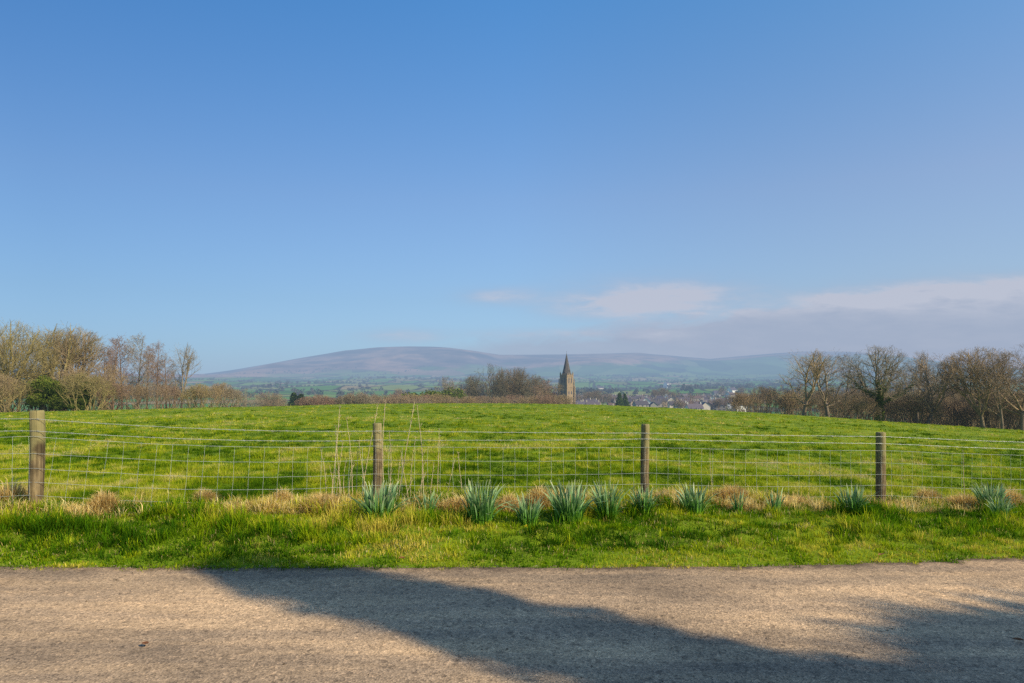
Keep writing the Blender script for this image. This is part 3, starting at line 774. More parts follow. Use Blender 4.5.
def build_kinds():
    # spreading oak: short trunk, heavy limbs to a round crown
    def oak(seed, H=10., w=5., trunk=.30, n1=9, lean=(0, 0), cfg=None, r0=.32):
        cfg = cfg or cfgd()
        t = Tree(seed, (lean[0]*H*.4, 0, H*(.60 if trunk > .2 else .53)), (w, w, H*(.41 if trunk > .2 else .49)), cfg); r = t.r
        p = Vector((0, 0, -.6)); d = Vector((lean[0], lean[1], 1)).normalized(); n = 6; L = H*trunk+.6
        for i in range(n):
            d = (d+t.rv()*.035).normalized(); q = p+d*L/n; ra = r0*(1.3 if i == 0 else 1-.35*i/n); t.segs[0].append((p.copy(), q.copy(), ra, r0*(1-.35*(i+1)/n))); p = q
        for k in range(n1):
            a = k*2.4+r.uniform(-.4, .4); el = R(r.uniform(18, 80)) if k > 1 else R(75)
            cd = Vector((math.cos(a)*math.cos(el), math.sin(a)*math.cos(el), math.sin(el)))
            # length to the crown's envelope
            L = .2; q0 = p-Vector((0, 0, r.uniform(0, H*trunk*.3)))
            while t.inside(q0+cd*L) and L < 12: L += .2
            t.grow(q0, cd, L*r.uniform(.85, 1.05), r0*.52*r.uniform(.7, 1), 1, 4)
        return t
    save_kind('oak_a', 10, oak(1))
    save_kind('oak_b', 10, oak(12, w=5.4, trunk=.26, n1=10))
    save_kind('oak_ivy', 10, oak(5, w=4.4, trunk=.34, n1=9, r0=.36), ivy=ivy_on((0, 1), 5200, .30, 6.8, .10))
    save_kind('oak_lean', 10, oak(8, w=5.0, trunk=.25, n1=8, lean=(.35, 0), r0=.34))
    save_kind('ash_a', 10, oak(23, w=3.6, trunk=.25, n1=9, cfg=cfgd(up=[.02, .12, .10, .08, .06, .03], ch=[9, 9, 7, 5, 3, 0]), r0=.25))
    save_kind('willow_a', 10, oak(31, w=4.8, trunk=.14, n1=15, cfg=cfgd(up=[0, .04, .05, .06, .05, .03], ch=[9, 9, 7, 6, 3, 0], wob=[.04, .1, .14, .2, .22, .2]), r0=.30))
    # birch: a leader with fine ascending twigs
    def birch(seed, H=10., w=1.9, r0=.14, ch=30):
        cfg = cfgd(n=[12, 4, 4, 3, 2, 2], tip=[.12, .3, .4, .5, .6, .6], start=[.18, .1, .1, .1, 0, 0], ch=[ch, 9, 6, 4, 0, 0], ang=[(35, 60), (25, 55), (25, 60), (20, 60), (0, 0), (0, 0)],
                   up=[.03, .10, .02, -.05, -.05, 0], ratio=[.36, .5, .55, .6, .5, .5], rr=[.45, .55, .6, .7, .7, .7], wob=[.03, .1, .15, .2, .2, .2], rmin=.007)
        t = Tree(seed, (0, 0, H*.55), (w, w, H*.47), cfg)
        t.grow(Vector((0, 0, -.4)), Vector((0, 0, 1)), H+.3, r0, 0, 4)
        return t
    save_kind('birch_a', 10, birch(3)); save_kind('birch_b', 10, birch(9, w=2.2, ch=26)); save_kind('birch_c', 10, birch(14, w=3.0, ch=22, r0=.17))
    # many-stemmed shrubs
    def shrub(seed, H=4., w=2.6, ns=34, ch=11, rmin=.0075):
        cfg = cfgd(n=[3, 5, 4, 3, 2, 2], ch=[0, ch, 7, 4, 0, 0], up=[0, .05, .04, .03, .02, 0], ratio=[1, .5, .5, .5, .5, .5], rmin=rmin)
        t = Tree(seed, (0, 0, H*.40), (w, w, H*.6), cfg); r = t.r
        for k in range(ns):
            a = r.random()*6.283; rr_ = w*.6*math.sqrt(r.random()); p = Vector((math.cos(a)*rr_, math.sin(a)*rr_, -.3)); el = R(r.uniform(35, 88))
            a2 = a+r.uniform(-.8, .8); d = Vector((math.cos(a2)*math.cos(el), math.sin(a2)*math.cos(el), math.sin(el)))
            t.segs[0].append((p.copy(), p+d*.5, .05, .045))
            t.grow(p+d*.5, d, H*1.0, .045, 1, 4)
        return t
    save_kind('shrub_a', 4, shrub(4)); save_kind('shrub_b', 4, shrub(6, ns=26, w=3.2))
    # evergreens
    def bush(seed, H=4., w=2.4, n=15000):
        r = random.Random(seed); b = MB(); pts = []; rs = []
        for k in range(30):
            a = r.random()*6.283; q = w*.75*math.sqrt(r.random()); z = r.uniform(.25, .82)*H*(1-.35*(q/w)**2)
            pts.append((math.cos(a)*q, math.sin(a)*q, z)); rs.append(r.uniform(.45, .85))
        for k in range(6):
            b.ring_tube([(0, 0, -.3), tuple(v*.6 for v in pts[k]), pts[k]], [.08, .05, .02], 5)
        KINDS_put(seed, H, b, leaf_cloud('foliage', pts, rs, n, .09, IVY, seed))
    def KINDS_put(key, H, b, leafmesh):
        KINDS[{41: 'evergreen_bush', 42: 'conifer', 43: 'cypress'}[key]] = (H, [('trunk', b.mesh('trunk', True), M['bark']), ('foliage', leafmesh, M['leaf'])])
    bush(41)
    b = MB(); b.ring_tube([(0, 0, -.5), (0, 0, 5), (0, 0, 9.6)], [.2, .12, .03], 8); pts = []; rs = []; r = random.Random(3)
    for i in range(90):
        z = .8+8.8*(i/90); w = (1-z/10.4)*2.6; a = i*2.4; q = w*r.uniform(.3, .75); pts.append((math.cos(a)*q, math.sin(a)*q, z)); rs.append(.25+w*.28)
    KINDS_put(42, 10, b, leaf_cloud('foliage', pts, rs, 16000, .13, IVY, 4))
    b = MB(); b.ring_tube([(0, 0, -.5), (0, 0, 5), (0, 0, 9.6)], [.2, .12, .03], 8); pts = []; rs = []
    for i in range(150):
        z = .4+9.2*(i/150); w = .50*min(1, (10.1-z)/1.6); a = i*2.4; q = w*r.uniform(.15, .55); pts.append((math.cos(a)*q, math.sin(a)*q, z)); rs.append(.34*min(1, .3+(10-z)/1.4)*r.uniform(.6, 1.5))
    KINDS_put(43, 10, b, leaf_cloud('foliage', pts, rs, 42000, .06, IVY, 5))
build_kinds()
def holm():
    r = random.Random(8); b = MB(); b.ring_tube([(0, 0, -.5), (.05, 0, 4), (0, 0, 8.2)], [.2, .14, .05], 8); pts = []; rs = []
    for i in range(110):
        d = Vector((r.gauss(0, 1), r.gauss(0, 1), r.gauss(0, 1))).normalized()*r.uniform(.1, 1.15)*1.1
        pts.append((d.x, d.y, 8.2+d.z)); rs.append(r.uniform(.38, .62))
    twigs = []
    for i in range(2600):
        d = Vector((r.gauss(0, 1), r.gauss(0, 1), r.gauss(0, 1))).normalized(); p = Vector((0, 0, 8.2))+d*r.uniform(.8, 1.45); d2 = (d+Vector((r.gauss(0, .3), r.gauss(0, .3), .2))).normalized()
        twigs.append((p, p+d2*r.uniform(.15, .5), .018, .008))
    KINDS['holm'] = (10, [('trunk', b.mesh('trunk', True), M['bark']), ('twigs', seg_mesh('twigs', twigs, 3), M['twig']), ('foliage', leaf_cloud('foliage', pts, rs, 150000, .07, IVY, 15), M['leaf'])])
holm()
TR = random.Random(77)
USED = set()
def plant(kind, px, D, top, wf, col, name, label, cat='tree', group=None, parts=True, rot=None, xyh=None):
    H, ps = KINDS[kind]
    if xyh: x, y, h = xyh; z = zat(x, y)
    else:
        x, y, z = pos(px, D); h = EYE+(HOR-top)*D/F-z
    s = h/H*.985
    o = thing(name, label, cat, (x, y, z), TR.random()*6.28 if rot is None else rot, group)
    o.scale = (s*wf, s*wf, s)
    for nm, me, mt in ps:
        c = link(nm, me, mt, o)
        if nm in ('trunk', 'stems'): c.color = (col[0]*.9+.1, col[1]*.9+.1, col[2]*.9+.1, 1)
        elif nm in ('ivy', 'foliage') and max(col) > 1.1: c.color = (1, 1, 1, 1)
        else: c.color = (*col, 1)
    return o
OLIVE = (1.02, 1.0, .56); TAN = (1.1, .98, .76); GREYB = (1.0, .98, .92); RED = (1.0, .78, .74); BRN = (.95, .84, .72); DKB = (.75, .68, .58); GRN = (1, 1, 1); TANB = (1.05, .93, .74); MDK = (.58, .60, .52); MBR = (.74, .66, .52)
def woods():
    P = plant
    g = 'bare trees left of the field'
    P('willow_a', 8, 80, 321, 1.05, OLIVE, 'bare_tree', 'broad yellowish twiggy tree at the left edge behind the straining post', group=g)
    P('oak_a', -42, 88, 318, 1.0, TAN, 'bare_tree', 'pale bare tree cut by the left edge of the photo', group=g)
    P('ash_a', 40, 92, 326, 1.2, OLIVE, 'bare_tree', 'upright yellow-green bare tree behind the dark ivy bush', group=g)
    P('oak_b', 74, 86, 327, .70, TAN, 'bare_tree', 'tan fan-shaped bare tree left of the gap before the birches', group=g)
    P('ash_a', -5, 95, 330, 1.2, GREYB, 'bare_tree', 'greyish bare tree behind the broad yellowish twiggy tree', group=g)
    P('ash_a', 62, 84, 324, 1.3, OLIVE, 'bare_tree', 'tall olive-grey tree rising behind the domed shrub', group=g)
    P('willow_a', 55, 96, 332, .9, GREYB, 'bare_tree', 'grey bare tree behind the tan fan-shaped one', group=g)
    P('shrub_a', 5, 86, 380, 1.5, BRN, 'bare_shrub', 'dark brown shrub in the shade at far left', 'shrub')
    P('shrub_b', 35, 88, 382, 1.4, BRN, 'bare_shrub', 'brown shrub filling below the upright yellow-green tree', 'shrub')
    P('shrub_b', 20, 76, 378, 1.2, OLIVE, 'bare_shrub', 'olive bare shrub spilling over the field edge at far left', 'shrub')
    P('shrub_a', -8, 74, 372, 1.1, TAN, 'bare_shrub', 'pale tangled shrub at the very left edge of the field', 'shrub')
    P('evergreen_bush', 48, 76.5, 371, .85, (1, 1, .8), 'ivy_bush', 'dark green ivy-covered bush between two olive shrubs', 'bush')
    P('evergreen_bush', 68, 76, 395, 1.6, GRN, 'ivy_bush', 'low dark green bush hugging the field edge beside ivy bush', 'bush')
    P('shrub_a', 84, 77, 372, 1.1, OLIVE, 'bare_shrub', 'tall domed olive shrub just left of the birches', 'shrub')
    P('evergreen_bush', 82, 79, 374, .55, GRN, 'ivy_bush', 'small green bush showing through the domed olive shrub', 'bush')
    P('shrub_b', 92, 84, 362, .9, TAN, 'bare_shrub', 'pale tan shrub behind the domed olive shrub', 'shrub')
    g = 'birches left of the field'
    for px, D, top, k, c, lab in ((112, 88, 337, 'birch_c', RED, 'leftmost purplish birch of the row'), (122, 92, 335, 'birch_a', RED, 'tall birch with dense reddish lower twigs, second of the row'),
                                  (138, 90, 333, 'birch_b', GREYB, 'tallest slender birch in the middle of the row'), (147, 94, 345, 'birch_a', RED, 'shorter reddish birch behind the tallest slender birch'),
                                  (157, 86, 341, 'birch_b', RED, 'russet birch with pale trunk left of the small isolated tree'), (166, 93, 352, 'birch_a', BRN, 'low brown birch behind the pale trunked birch'),
                                  (104, 95, 345, 'birch_b', RED, 'purplish birch furthest back beside the tan shrub')):
        P(k, px, D, top, 1.0, c, 'birch_tree', lab, group=g)
    P('ash_a', 181, 90, 344, .75, GREYB, 'bare_tree', 'neat small bare tree at right end of the birch row')
    g = 'brown shrubs below the birches'
    for px, top, c, k, lab in ((102, 376, BRN, 'shrub_a', 'brown shrub under the leftmost birch'), (118, 382, RED, 'shrub_b', 'reddish shrub under the second birch'), (134, 384, BRN, 'shrub_a', 'brown shrub under the tallest birch'),
                               (150, 382, BRN, 'shrub_b', 'brown shrub left of the pale trunked birch'), (168, 384, RED, 'shrub_a', 'reddish shrub right of the pale trunked birch'), (186, 388, BRN, 'shrub_b', 'shrub under the neat small tree'),
                               (198, 383, OLIVE, 'shrub_a', 'olive rounded shrub right of the neat small tree'), (208, 385, TAN, 'shrub_b', 'tan shrub between olive shrub and end of hedge'), (222, 382, TAN, 'shrub_a', 'pale twiggy shrub near the right end of left wood'), (232, 388, GREYB, 'shrub_a', 'last greyish shrub at the right end of left wood')):
        P(k, px, 82+TR.random()*8, top, .95, c, 'bare_shrub', lab, 'shrub', g)
    # ---- right wood
    g = 'bare trees right of the field'
    P('ash_a', 803, 84, 351, 1.5, TAN, 'bare_tree', 'leaning pale bare tree at the left end of right wood', group=g, rot=.4)
    P('ash_a', 829, 88, 350, 1.3, GREYB, 'bare_tree', 'thin double-trunked bare tree right of the leaning pale one', group=g)
    P('birch_b', 845, 92, 353, 1.2, BRN, 'bare_tree', 'slim brown tree left of the big ivy-clad oak', group=g)
    P('oak_ivy', 879, 80, 345, 1.0, GREYB, 'oak_tree', 'bare oak with ivy-clad trunk and heavy limbs in right wood', 'tree', g, rot=1.0)
    P('oak_a', 917, 90, 351, .72, GREYB, 'bare_tree', 'round-crowned bare tree right of the ivy-clad oak', group=g)
    P('oak_lean', 925, 80, 353, 1.0, BRN, 'bare_tree', 'bare tree with low limbs sweeping up to the right', group=g, rot=-.2)
    P('oak_b', 984, 78, 346, .95, TAN, 'bare_tree', 'tall dense tan bare tree near the right edge', group=g)
    P('oak_a', 1022, 76, 343, .95, BRN, 'bare_tree', 'massive brown bare tree cut by the right edge', group=g)
    P('willow_a', 1060, 80, 338, 1.0, BRN, 'bare_tree', 'brown bare tree just beyond the right edge')
    P('birch_c', 1003, 74, 352, 1.2, BRN, 'bare_tree', 'straight-trunked tree between the two tallest right-hand trees', group=g)
    P('oak_a', 948, 112, 362, .7, BRN, 'bare_tree', 'hazy brown tree furthest back in right wood', group=g)
    g = 'brown undergrowth of the right wood'
    pxs = list(range(738, 1040, 13))
    for i, px in enumerate(pxs):
        D = 98+TR.uniform(-8, 8) if px < 830 else 86+TR.uniform(-6, 10)
        top = np.interp(px, [738, 760, 800, 850, 900, 960, 1040], [393, 388, 391, 393, 395, 394, 392])+TR.uniform(-3, 4)
        P(['shrub_a', 'shrub_b'][i % 2], px, D, top, 1.0, [BRN, TANB, DKB, BRN][i % 4], 'bare_shrub', 'leafless brown shrub in the thicket below the right-hand trees', 'shrub', g)
    for i, px in enumerate(range(846, 1040, 16)):
        P(['shrub_b', 'shrub_a'][i % 2], px, 104+TR.uniform(0, 14), 387+TR.uniform(-5, 5), 1.1, [DKB, BRN][i % 2], 'bare_shrub', 'leafless brown shrub in the thicket below the right-hand trees', 'shrub', g)
    # ---- middle distance
    g = 'hedge shrubs beyond the crest of the field'
    i = 0
    for px in np.arange(372, 562, 7.5):
        i += 1
        P(['shrub_a', 'shrub_b'][i % 2], px, 175+TR.uniform(-25, 25), 395+TR.uniform(-2, 2.5), 1.25, [RED, BRN, TAN, GREYB][i % 4], 'bare_shrub', 'low leafless shrub in the hedge just beyond the field crest', 'shrub', g)
    for px, top, c, w, lab in ((308, 396, RED, 1.1, 'left half of the purple-brown thicket standing alone'), (318, 394, RED, 1.3, 'centre of the purple-brown thicket standing alone'), (328, 396.5, RED, 1.1, 'right half of the purple-brown thicket standing alone'),
                               (347, 394, BRN, 1.0, 'brownish shrub right of the purple-brown thicket'), (357, 391.5, GREYB, 1.2, 'grey-brown rounded shrub where the hedge begins'), (366, 394, GREYB, 1.0, 'small grey shrub touching the hedge beginning')):
        P('shrub_a', px, 160, top, w, c, 'bare_shrub', lab, 'shrub')
    P('evergreen_bush', 422, 215, 386, 1.3, GRN, 'evergreen_bush', 'left dark green dome above the middle hedge', 'bush')
    P('evergreen_bush', 434, 225, 383.5, 1.5, GRN, 'evergreen_bush', 'biggest dark green dome above the middle hedge', 'bush')
    P('evergreen_bush', 449, 215, 389, .9, GRN, 'evergreen_bush', 'right low green dome above the middle hedge', 'bush')
    g = 'trees left of the church'
    for k, px, D, top, w, c, lab in (('oak_a', 447, 270, 376, .8, GREYB, 'thin pale tree left end of the church trees'), ('ash_a', 457, 280, 379, .7, GREYB, 'thin grey tree second from left of the church trees'),
                                  ('oak_b', 472, 260, 375, .6, MDK, 'dark rounded tree left of the tallest grey tree'), ('oak_a', 489, 250, 363.5, .75, MDK, 'tallest grey tree of the clump left of the church'),
                                  ('willow_a', 499, 262, 368, .55, DKB, 'brown tree overlapping the tallest grey tree'), ('oak_b', 512, 255, 367, .75, MBR, 'rounded brown tree in the middle of the church clump'),
                                  ('oak_a', 524, 258, 367, .8, MDK, 'dark-topped tree right of the middle brown tree'), ('oak_b', 535, 268, 374, .6, MBR, 'sloping right shoulder tree of the church clump'),
                                   
                                  ('birch_c', 549, 230, 379, 1.6, RED, 'reddish birch immediately left of the church tower'), ('birch_b', 557, 226, 383, 1.6, TAN, 'little birch with pale forked stem before the church'),
                                  ('willow_a', 543, 240, 384, .6, BRN, 'russet low tree between birch and church clump'),  ('birch_c', 463, 236, 388, 1.5, TAN, 'low tan tree below the thin grey trees'), ):
        P(k, px, D, top, w, c, 'bare_tree', lab, group=g)
    # left middle distance
    for k, px, D, top, w, c, nm, lab in (('oak_a', 247.5, 200, 388, .8, GREYB, 'bare_tree', 'small pale tree right of the left wood'), ('oak_b', 266, 260, 391.5, .9, BRN, 'bare_tree', 'small brown roadside tree left of the farm buildings'),
                                     ('oak_a', 276, 260, 393, .9, TAN, 'bare_tree', 'small tan tree beside brown roadside tree'), ('conifer', 294, 300, 391, 1.7, (.5, .62, .6), 'conifer_tree', 'left of two dark conifers in the far field'),
                                     ('conifer', 301, 300, 392.5, 1.8, (.5, .62, .6), 'conifer_tree', 'right of two dark conifers in the far field'), ('oak_b', 399, 600, 388, .8, BRN, 'bare_tree', 'dim distant tree above the middle hedge')):
        P(k, px, D, top, w, c, nm, lab)
    # trees casting the shadows on the road (behind the camera)
    P('cypress', 0, 0, 0, 1.0, (.9, .9, .9), 'evergreen_tree', 'tall ivy-like evergreen column behind the viewpoint', rot=.4, xyh=(CYP[0], CYP[1], CYP[2])).scale = (CYP[3], CYP[3], CYP[2]/10)
    P('holm', 0, 0, 0, 1, (1, 1, 1), 'evergreen_tree', 'round-crowned evergreen behind the viewpoint at the right', rot=1.4, xyh=SHT).scale = (1.2, 1.2, SHT[2]/10)
SDX, SDY = -.83/math.hypot(.83, .55), .55/math.hypot(.83, .55)
_L = 15.5
CYP = (-2.69-SDX*_L, 6.24-SDY*_L, _L*math.tan(SUN_EL)+.3, 1.03)
_L2 = 12.0
_H2 = _L2*math.tan(SUN_EL)
SHT = (4.64-SDX*_L2, 2.84-SDY*_L2, _H2/.82)
woods()

# ------------------------------------------------------------------ village
HR = random.Random(9)
def house(px, D, L, W, He, yaw, wall, roof, label, group=None, name='house', two=True, z0=None):
    x, y, z = pos(px, D)
    if z0 is not None: z = z0
    t = thing(name, label, 'house', (x, y, z), yaw, group)
    b = MB(); b.box((0, 0, He/2-.5), (L, W, He+1)); rise = W*.42
    b.poly([(L/2, -W/2, He), (L/2, W/2, He), (L/2, 0, He+rise)]); b.poly([(-L/2, W/2, He), (-L/2, -W/2, He), (-L/2, 0, He+rise)])
    o = b.build('wall', M['render'], t); o.color = (*wall, 1)
    b = MB(); e = .35; th = .18
    for s in (-1, 1):
        lo = (s*(W/2+e)); zl = He-e*rise/(W/2)+.04
        A = [(-L/2-e, lo, zl), (L/2+e, lo, zl), (L/2+e, 0, He+rise+.04), (-L/2-e, 0, He+rise+.04)]
        B = [(p[0], p[1], p[2]+th) for p in A]
        b.poly(A[::-s]); b.poly(B[::s])
        b.poly([A[0], A[1], B[1], B[0]]); b.poly([A[1], A[2], B[2], B[1]]); b.poly([A[3], A[0], B[0], B[3]])
    ro = b.build('roof', M['slate'], t); ro.color = (*roof, 1)
    for s in ((-1, 1) if L > 8 else (1,)):
        b = MB(); b.box((s*(L/2-.6), 0, He+rise+.5), (.8, .8, 1.6)); b.box((s*(L/2-.6), .0, He+rise+1.4), (.35, .35, .35)); c = b.build('chimney', M['render'], ro); c.color = tuple(v*.6 for v in wall)+(1,)
    nwin = max(2, int(L/3))
    for fl in range(2 if He > 4 else 1):
        for k in range(nwin):
            xx = -L/2+L*(k+.5)/nwin
            b = MB(); b.box((xx, -W/2, 1.5+fl*2.5), (1.0, .12, 1.2)); b.build('window', M['glass'], t)
    b = MB(); b.box((L*.06, -W/2, 1.0), (.95, .16, 2.0)); b.build('door', M['slate'], t)
    return t
WH = (1.25, 1.28, 1.3); CR = (1.1, 1.02, .88); GY = (.55, .52, .5); ST = (.62, .5, .38); DK = (.38, .35, .34); SL = (.75, .72, .78); SLP = (1.0, .88, .88); RD = (1.8, 1.1, .9)
def village():
    sp = [(646.5, 560, 9, 8, 7, 1.3, WH, SL, 'bright white gabled house standing tallest in the village centre'),
          (593, 700, 9, 7, 7, 1.2, WH, SLP, 'white gabled house right of the church behind trees'),
          (611, 760, 8, 7, 6, .9, CR, SL, 'cream house between the white gable and dark conifers'),
          (604, 470, 14, 7, 3.4, .1, CR, SL, 'long low cream building left of the dark conifers'),
          (671.5, 640, 8, 7, 7, 1.4, CR, SL, 'pale narrow gabled house right of the brightest white house'),
          (694, 480, 11, 7, 4.2, .2, WH, SLP, 'low white house with purple slate roof close to field crest'),
          (709, 560, 14, 8, 5.5, .4, CR, SL, 'cream house right of the low white house'),
          (713, 640, 8, 7, 7, 1.2, WH, SL, 'white gable rising behind the cream house'),
          (731.5, 1250, 22, 12, 12, .8, WH, SL, 'largest white building on the slope above the village'),
          (722, 1300, 34, 12, 6, .1, GY, SL, 'long grey shed left of the largest white building'),
          (730, 760, 10, 8, 8, .7, WH, SL, 'white house at right end of village by the thicket'),
          (737, 640, 9, 7, 7, 1.1, WH, SLP, 'white gable nearest the right-hand thicket'),
          (578, 520, 10, 7, 5, .5, CR, SL, 'pale low house at the right foot of the church'),
          (586, 560, 13, 7, 5, -.2, GY, SLP, 'grey slate-roofed house second right of the church'),
          (667, 2300, 26, 14, 14, .9, WH, SL, 'tiny white farmhouse on the far green slope'),
          (252.5, 330, 9, 6, 3.6, .2, ST, RD, 'red-roofed barn right of the left wood'),
          (281, 340, 8, 6, 3.6, .5, ST, RD, 'small brown barn beside the tan tree'),
          (600, 2100, 24, 12, 9, .3, CR, SL, 'pale farm above the village trees')]
    for s in sp:
        nm = 'barn' if 'barn' in s[8] else 'house'
        z = None
        house(*s, name=nm)
    g = 'slate-roofed houses of the far village'
    row = []
    for i in range(95):
        px = HR.uniform(574, 762); D = HR.uniform(480, 960)
        if px > 742 and D < 600: D += 250
        row.append((px, D))
    for i in range(30): row.append((HR.uniform(575, 660), HR.uniform(600, 900)))
    for i, (px, D) in enumerate(row):
        wall = HR.choice([GY, ST, ST, DK, GY, CR, WH]); roof = HR.choice([SL, SLP, SL, (.6, .58, .6), (.9, .65, .5)])
        L = HR.uniform(6, 12); house(px, D, L, HR.uniform(5.5, 7), HR.uniform(4.4, 5.6), HR.choice([0, .3, -.3, .6, 1.2, 1.5]), wall, roof,
              'small slate-roofed house packed among others in the village beyond the field', g)
    g = 'trees among the village houses'
    plant('conifer', 619.5, 430, 391.5, 1.35, (.9, 1.0, 1.05), 'conifer_tree', 'left one of the dark blue-green conifer pair in the village')
    plant('conifer', 625, 435, 392.5, 1.3, (.9, 1.0, 1.05), 'conifer_tree', 'right one of the dark blue-green conifer pair in the village')
    for i in range(62):
        px = HR.uniform(566, 765); D = HR.uniform(450, 1000); h = HR.uniform(7, 12)
        if px < 660: D += 180; h = HR.uniform(6, 9)
        x, y, z = pos(px, D)
        plant(HR.choice(['oak_a', 'oak_b', 'willow_a', 'birch_c']), 0, 0, 0, 1.1, HR.choice([DKB, BRN, RED, DKB]), 'bare_tree', 'bare brown tree among the village roofs', group=g, xyh=(x, y, h))
    for px, D, h in ((655, 820, 15), (662, 830, 17), (669, 815, 15), (676, 835, 13), (690, 700, 12), (722, 1080, 20), (742, 1100, 18), (603, 640, 15), (597, 650, 16), (588, 640, 15), (580, 630, 14), (612, 660, 13)):
        x, y, z = pos(px, D)
        plant(HR.choice(['oak_a', 'oak_b']), 0, 0, 0, 1.0, DKB, 'bare_tree', 'bare brown tree among the village roofs', group=g, xyh=(x, y, h))
village()

def church():
    x, y, z = pos(566.6, 450); z = min(z, -18)
    yaw = R(43)
    t = thing('church', 'sandstone parish church with tall pointed spire rising beside the trees', 'church', (x, y, z), yaw)
    th = 8.2-z; s = 6.3
    b = MB(); b.box((0, 0, th/2-1), (s, s, th+2)); 
    for zz in (th*.45, th*.70, th-.9): b.box((0, 0, zz), (s+.35, s+.35, .35))
    b.build('tower', M['stone'], t)
    b = MB()
    for i in range(4):
        for k in range(4):
            a = i*math.pi/2; q = -s/2+s*(k+.5)/4
            px_, py_ = (q, -s/2-.02)
            ca, sa = math.cos(a), math.sin(a)
            b.box((px_*ca-py_*sa, px_*sa+py_*ca, th+.45), (.75, .35, .9), a)
    b.build('parapet', M['stone'], t)
    for i, j in ((-1, -1), (1, -1), (1, 1), (-1, 1)):
        b = MB(); b.box((i*s*.46, j*s*.46, th+.4), (.6, .6, 1.2)); b.box((i*s*.46, j*s*.46, th+1.7), (.55, .55, 1.4), taper=.05); b.build('pinnacle', M['spire'] if i*j > 0 else M['stone'], t)
        b = MB(); b.box((i*(s/2+.5), j*(s/2+.5), th*.36), (.9, .9, th*.72)); b.box((i*(s/2+.35), j*(s/2+.35), th*.80), (.65, .65, th*.22), taper=.6); b.build('buttress', M['stone'], t)
    sh = 22.6-8.2
    b = MB(); k = 8; r0 = s*.51
    rings = [(th, r0*1.03), (th+sh*.33, r0*.66), (th+sh*.66, r0*.33), (th+sh, .06)]
    vs = [[(r*math.cos(R(22.5)+a*math.pi/4), r*math.sin(R(22.5)+a*math.pi/4), zz) for a in range(8)] for zz, r in rings]
    for i in range(3):
        for a in range(8): b.poly([vs[i][a], vs[i][(a+1) % 8], vs[i+1][(a+1) % 8], vs[i+1][a]])
    sp = b.build('spire', M['spire'], t)
    for a in range(4):
        an = a*math.pi/2; b = MB(); r = r0*.80; b.box((r*math.cos(an), r*math.sin(an), th+sh*.16), (.5, .9, 2.2), an, .7); b.build('lucarne', M['spire'], sp)
    b = MB(); b.ring_tube([(0, 0, th+sh-.1), (0, 0, th+sh+1.5)], [.07, .05], 5); b.box((0, 0, th+sh+1.0), (.8, .08, .09)); b.build('weathervane', M['slate'], sp)
    for i in range(4):
        a = i*math.pi/2; ca, sa = math.cos(a), math.sin(a)
        for q in (-1.2, 1.2):
            for zz, hh in ((th-3.6, 3.6), (th*.57, 2.2)):
                b = MB(); w = .75; yy = -s/2-.04
                pts = [(q-w/2, zz-hh/2), (q+w/2, zz-hh/2), (q+w/2, zz+hh/2-.5), (q, zz+hh/2+.3), (q-w/2, zz+hh/2-.5)]
                b.poly([(u*ca-yy*sa, u*sa+yy*ca, v) for u, v in pts]); b.build('louvred_window' if hh > 3 else 'lancet_window', M['glass'], t)
    # nave to the far left of the tower
    b = MB(); nl = 26; nw = 10; nh = 9
    cy = s/2+nl/2
    b.box((0, cy, nh/2-1), (nw, nl, nh+2)); b.poly([(-nw/2, cy+nl/2, nh), (nw/2, cy+nl/2, nh), (0, cy+nl/2, nh+6)][::-1]); b.poly([(-nw/2, s/2+.01, nh), (nw/2, s/2+.01, nh), (0, s/2+.01, nh+6)])
    b.build('nave', M['stone'], t)
    b = MB()
    for q in (-1, 1):
        b.poly([(q*(nw/2+.4), s/2, nh-.4), (q*(nw/2+.4), cy+nl/2+.3, nh-.4), (0, cy+nl/2+.3, nh+6.1), (0, s/2, nh+6.1)][::q])
    b.build('nave_roof', M['slate'], t)
    for q in (-1, 1):
        for k in range(5):
            yy = s/2+3+k*5; b = MB(); X = q*(nw/2+.03)
            b.poly([(X, yy-.7, 2.5), (X, yy+.7, 2.5), (X, yy+.7, 5.8), (X, yy, 6.8), (X, yy-.7, 5.8)]); b.build('nave_window', M['glass'], t)
church()

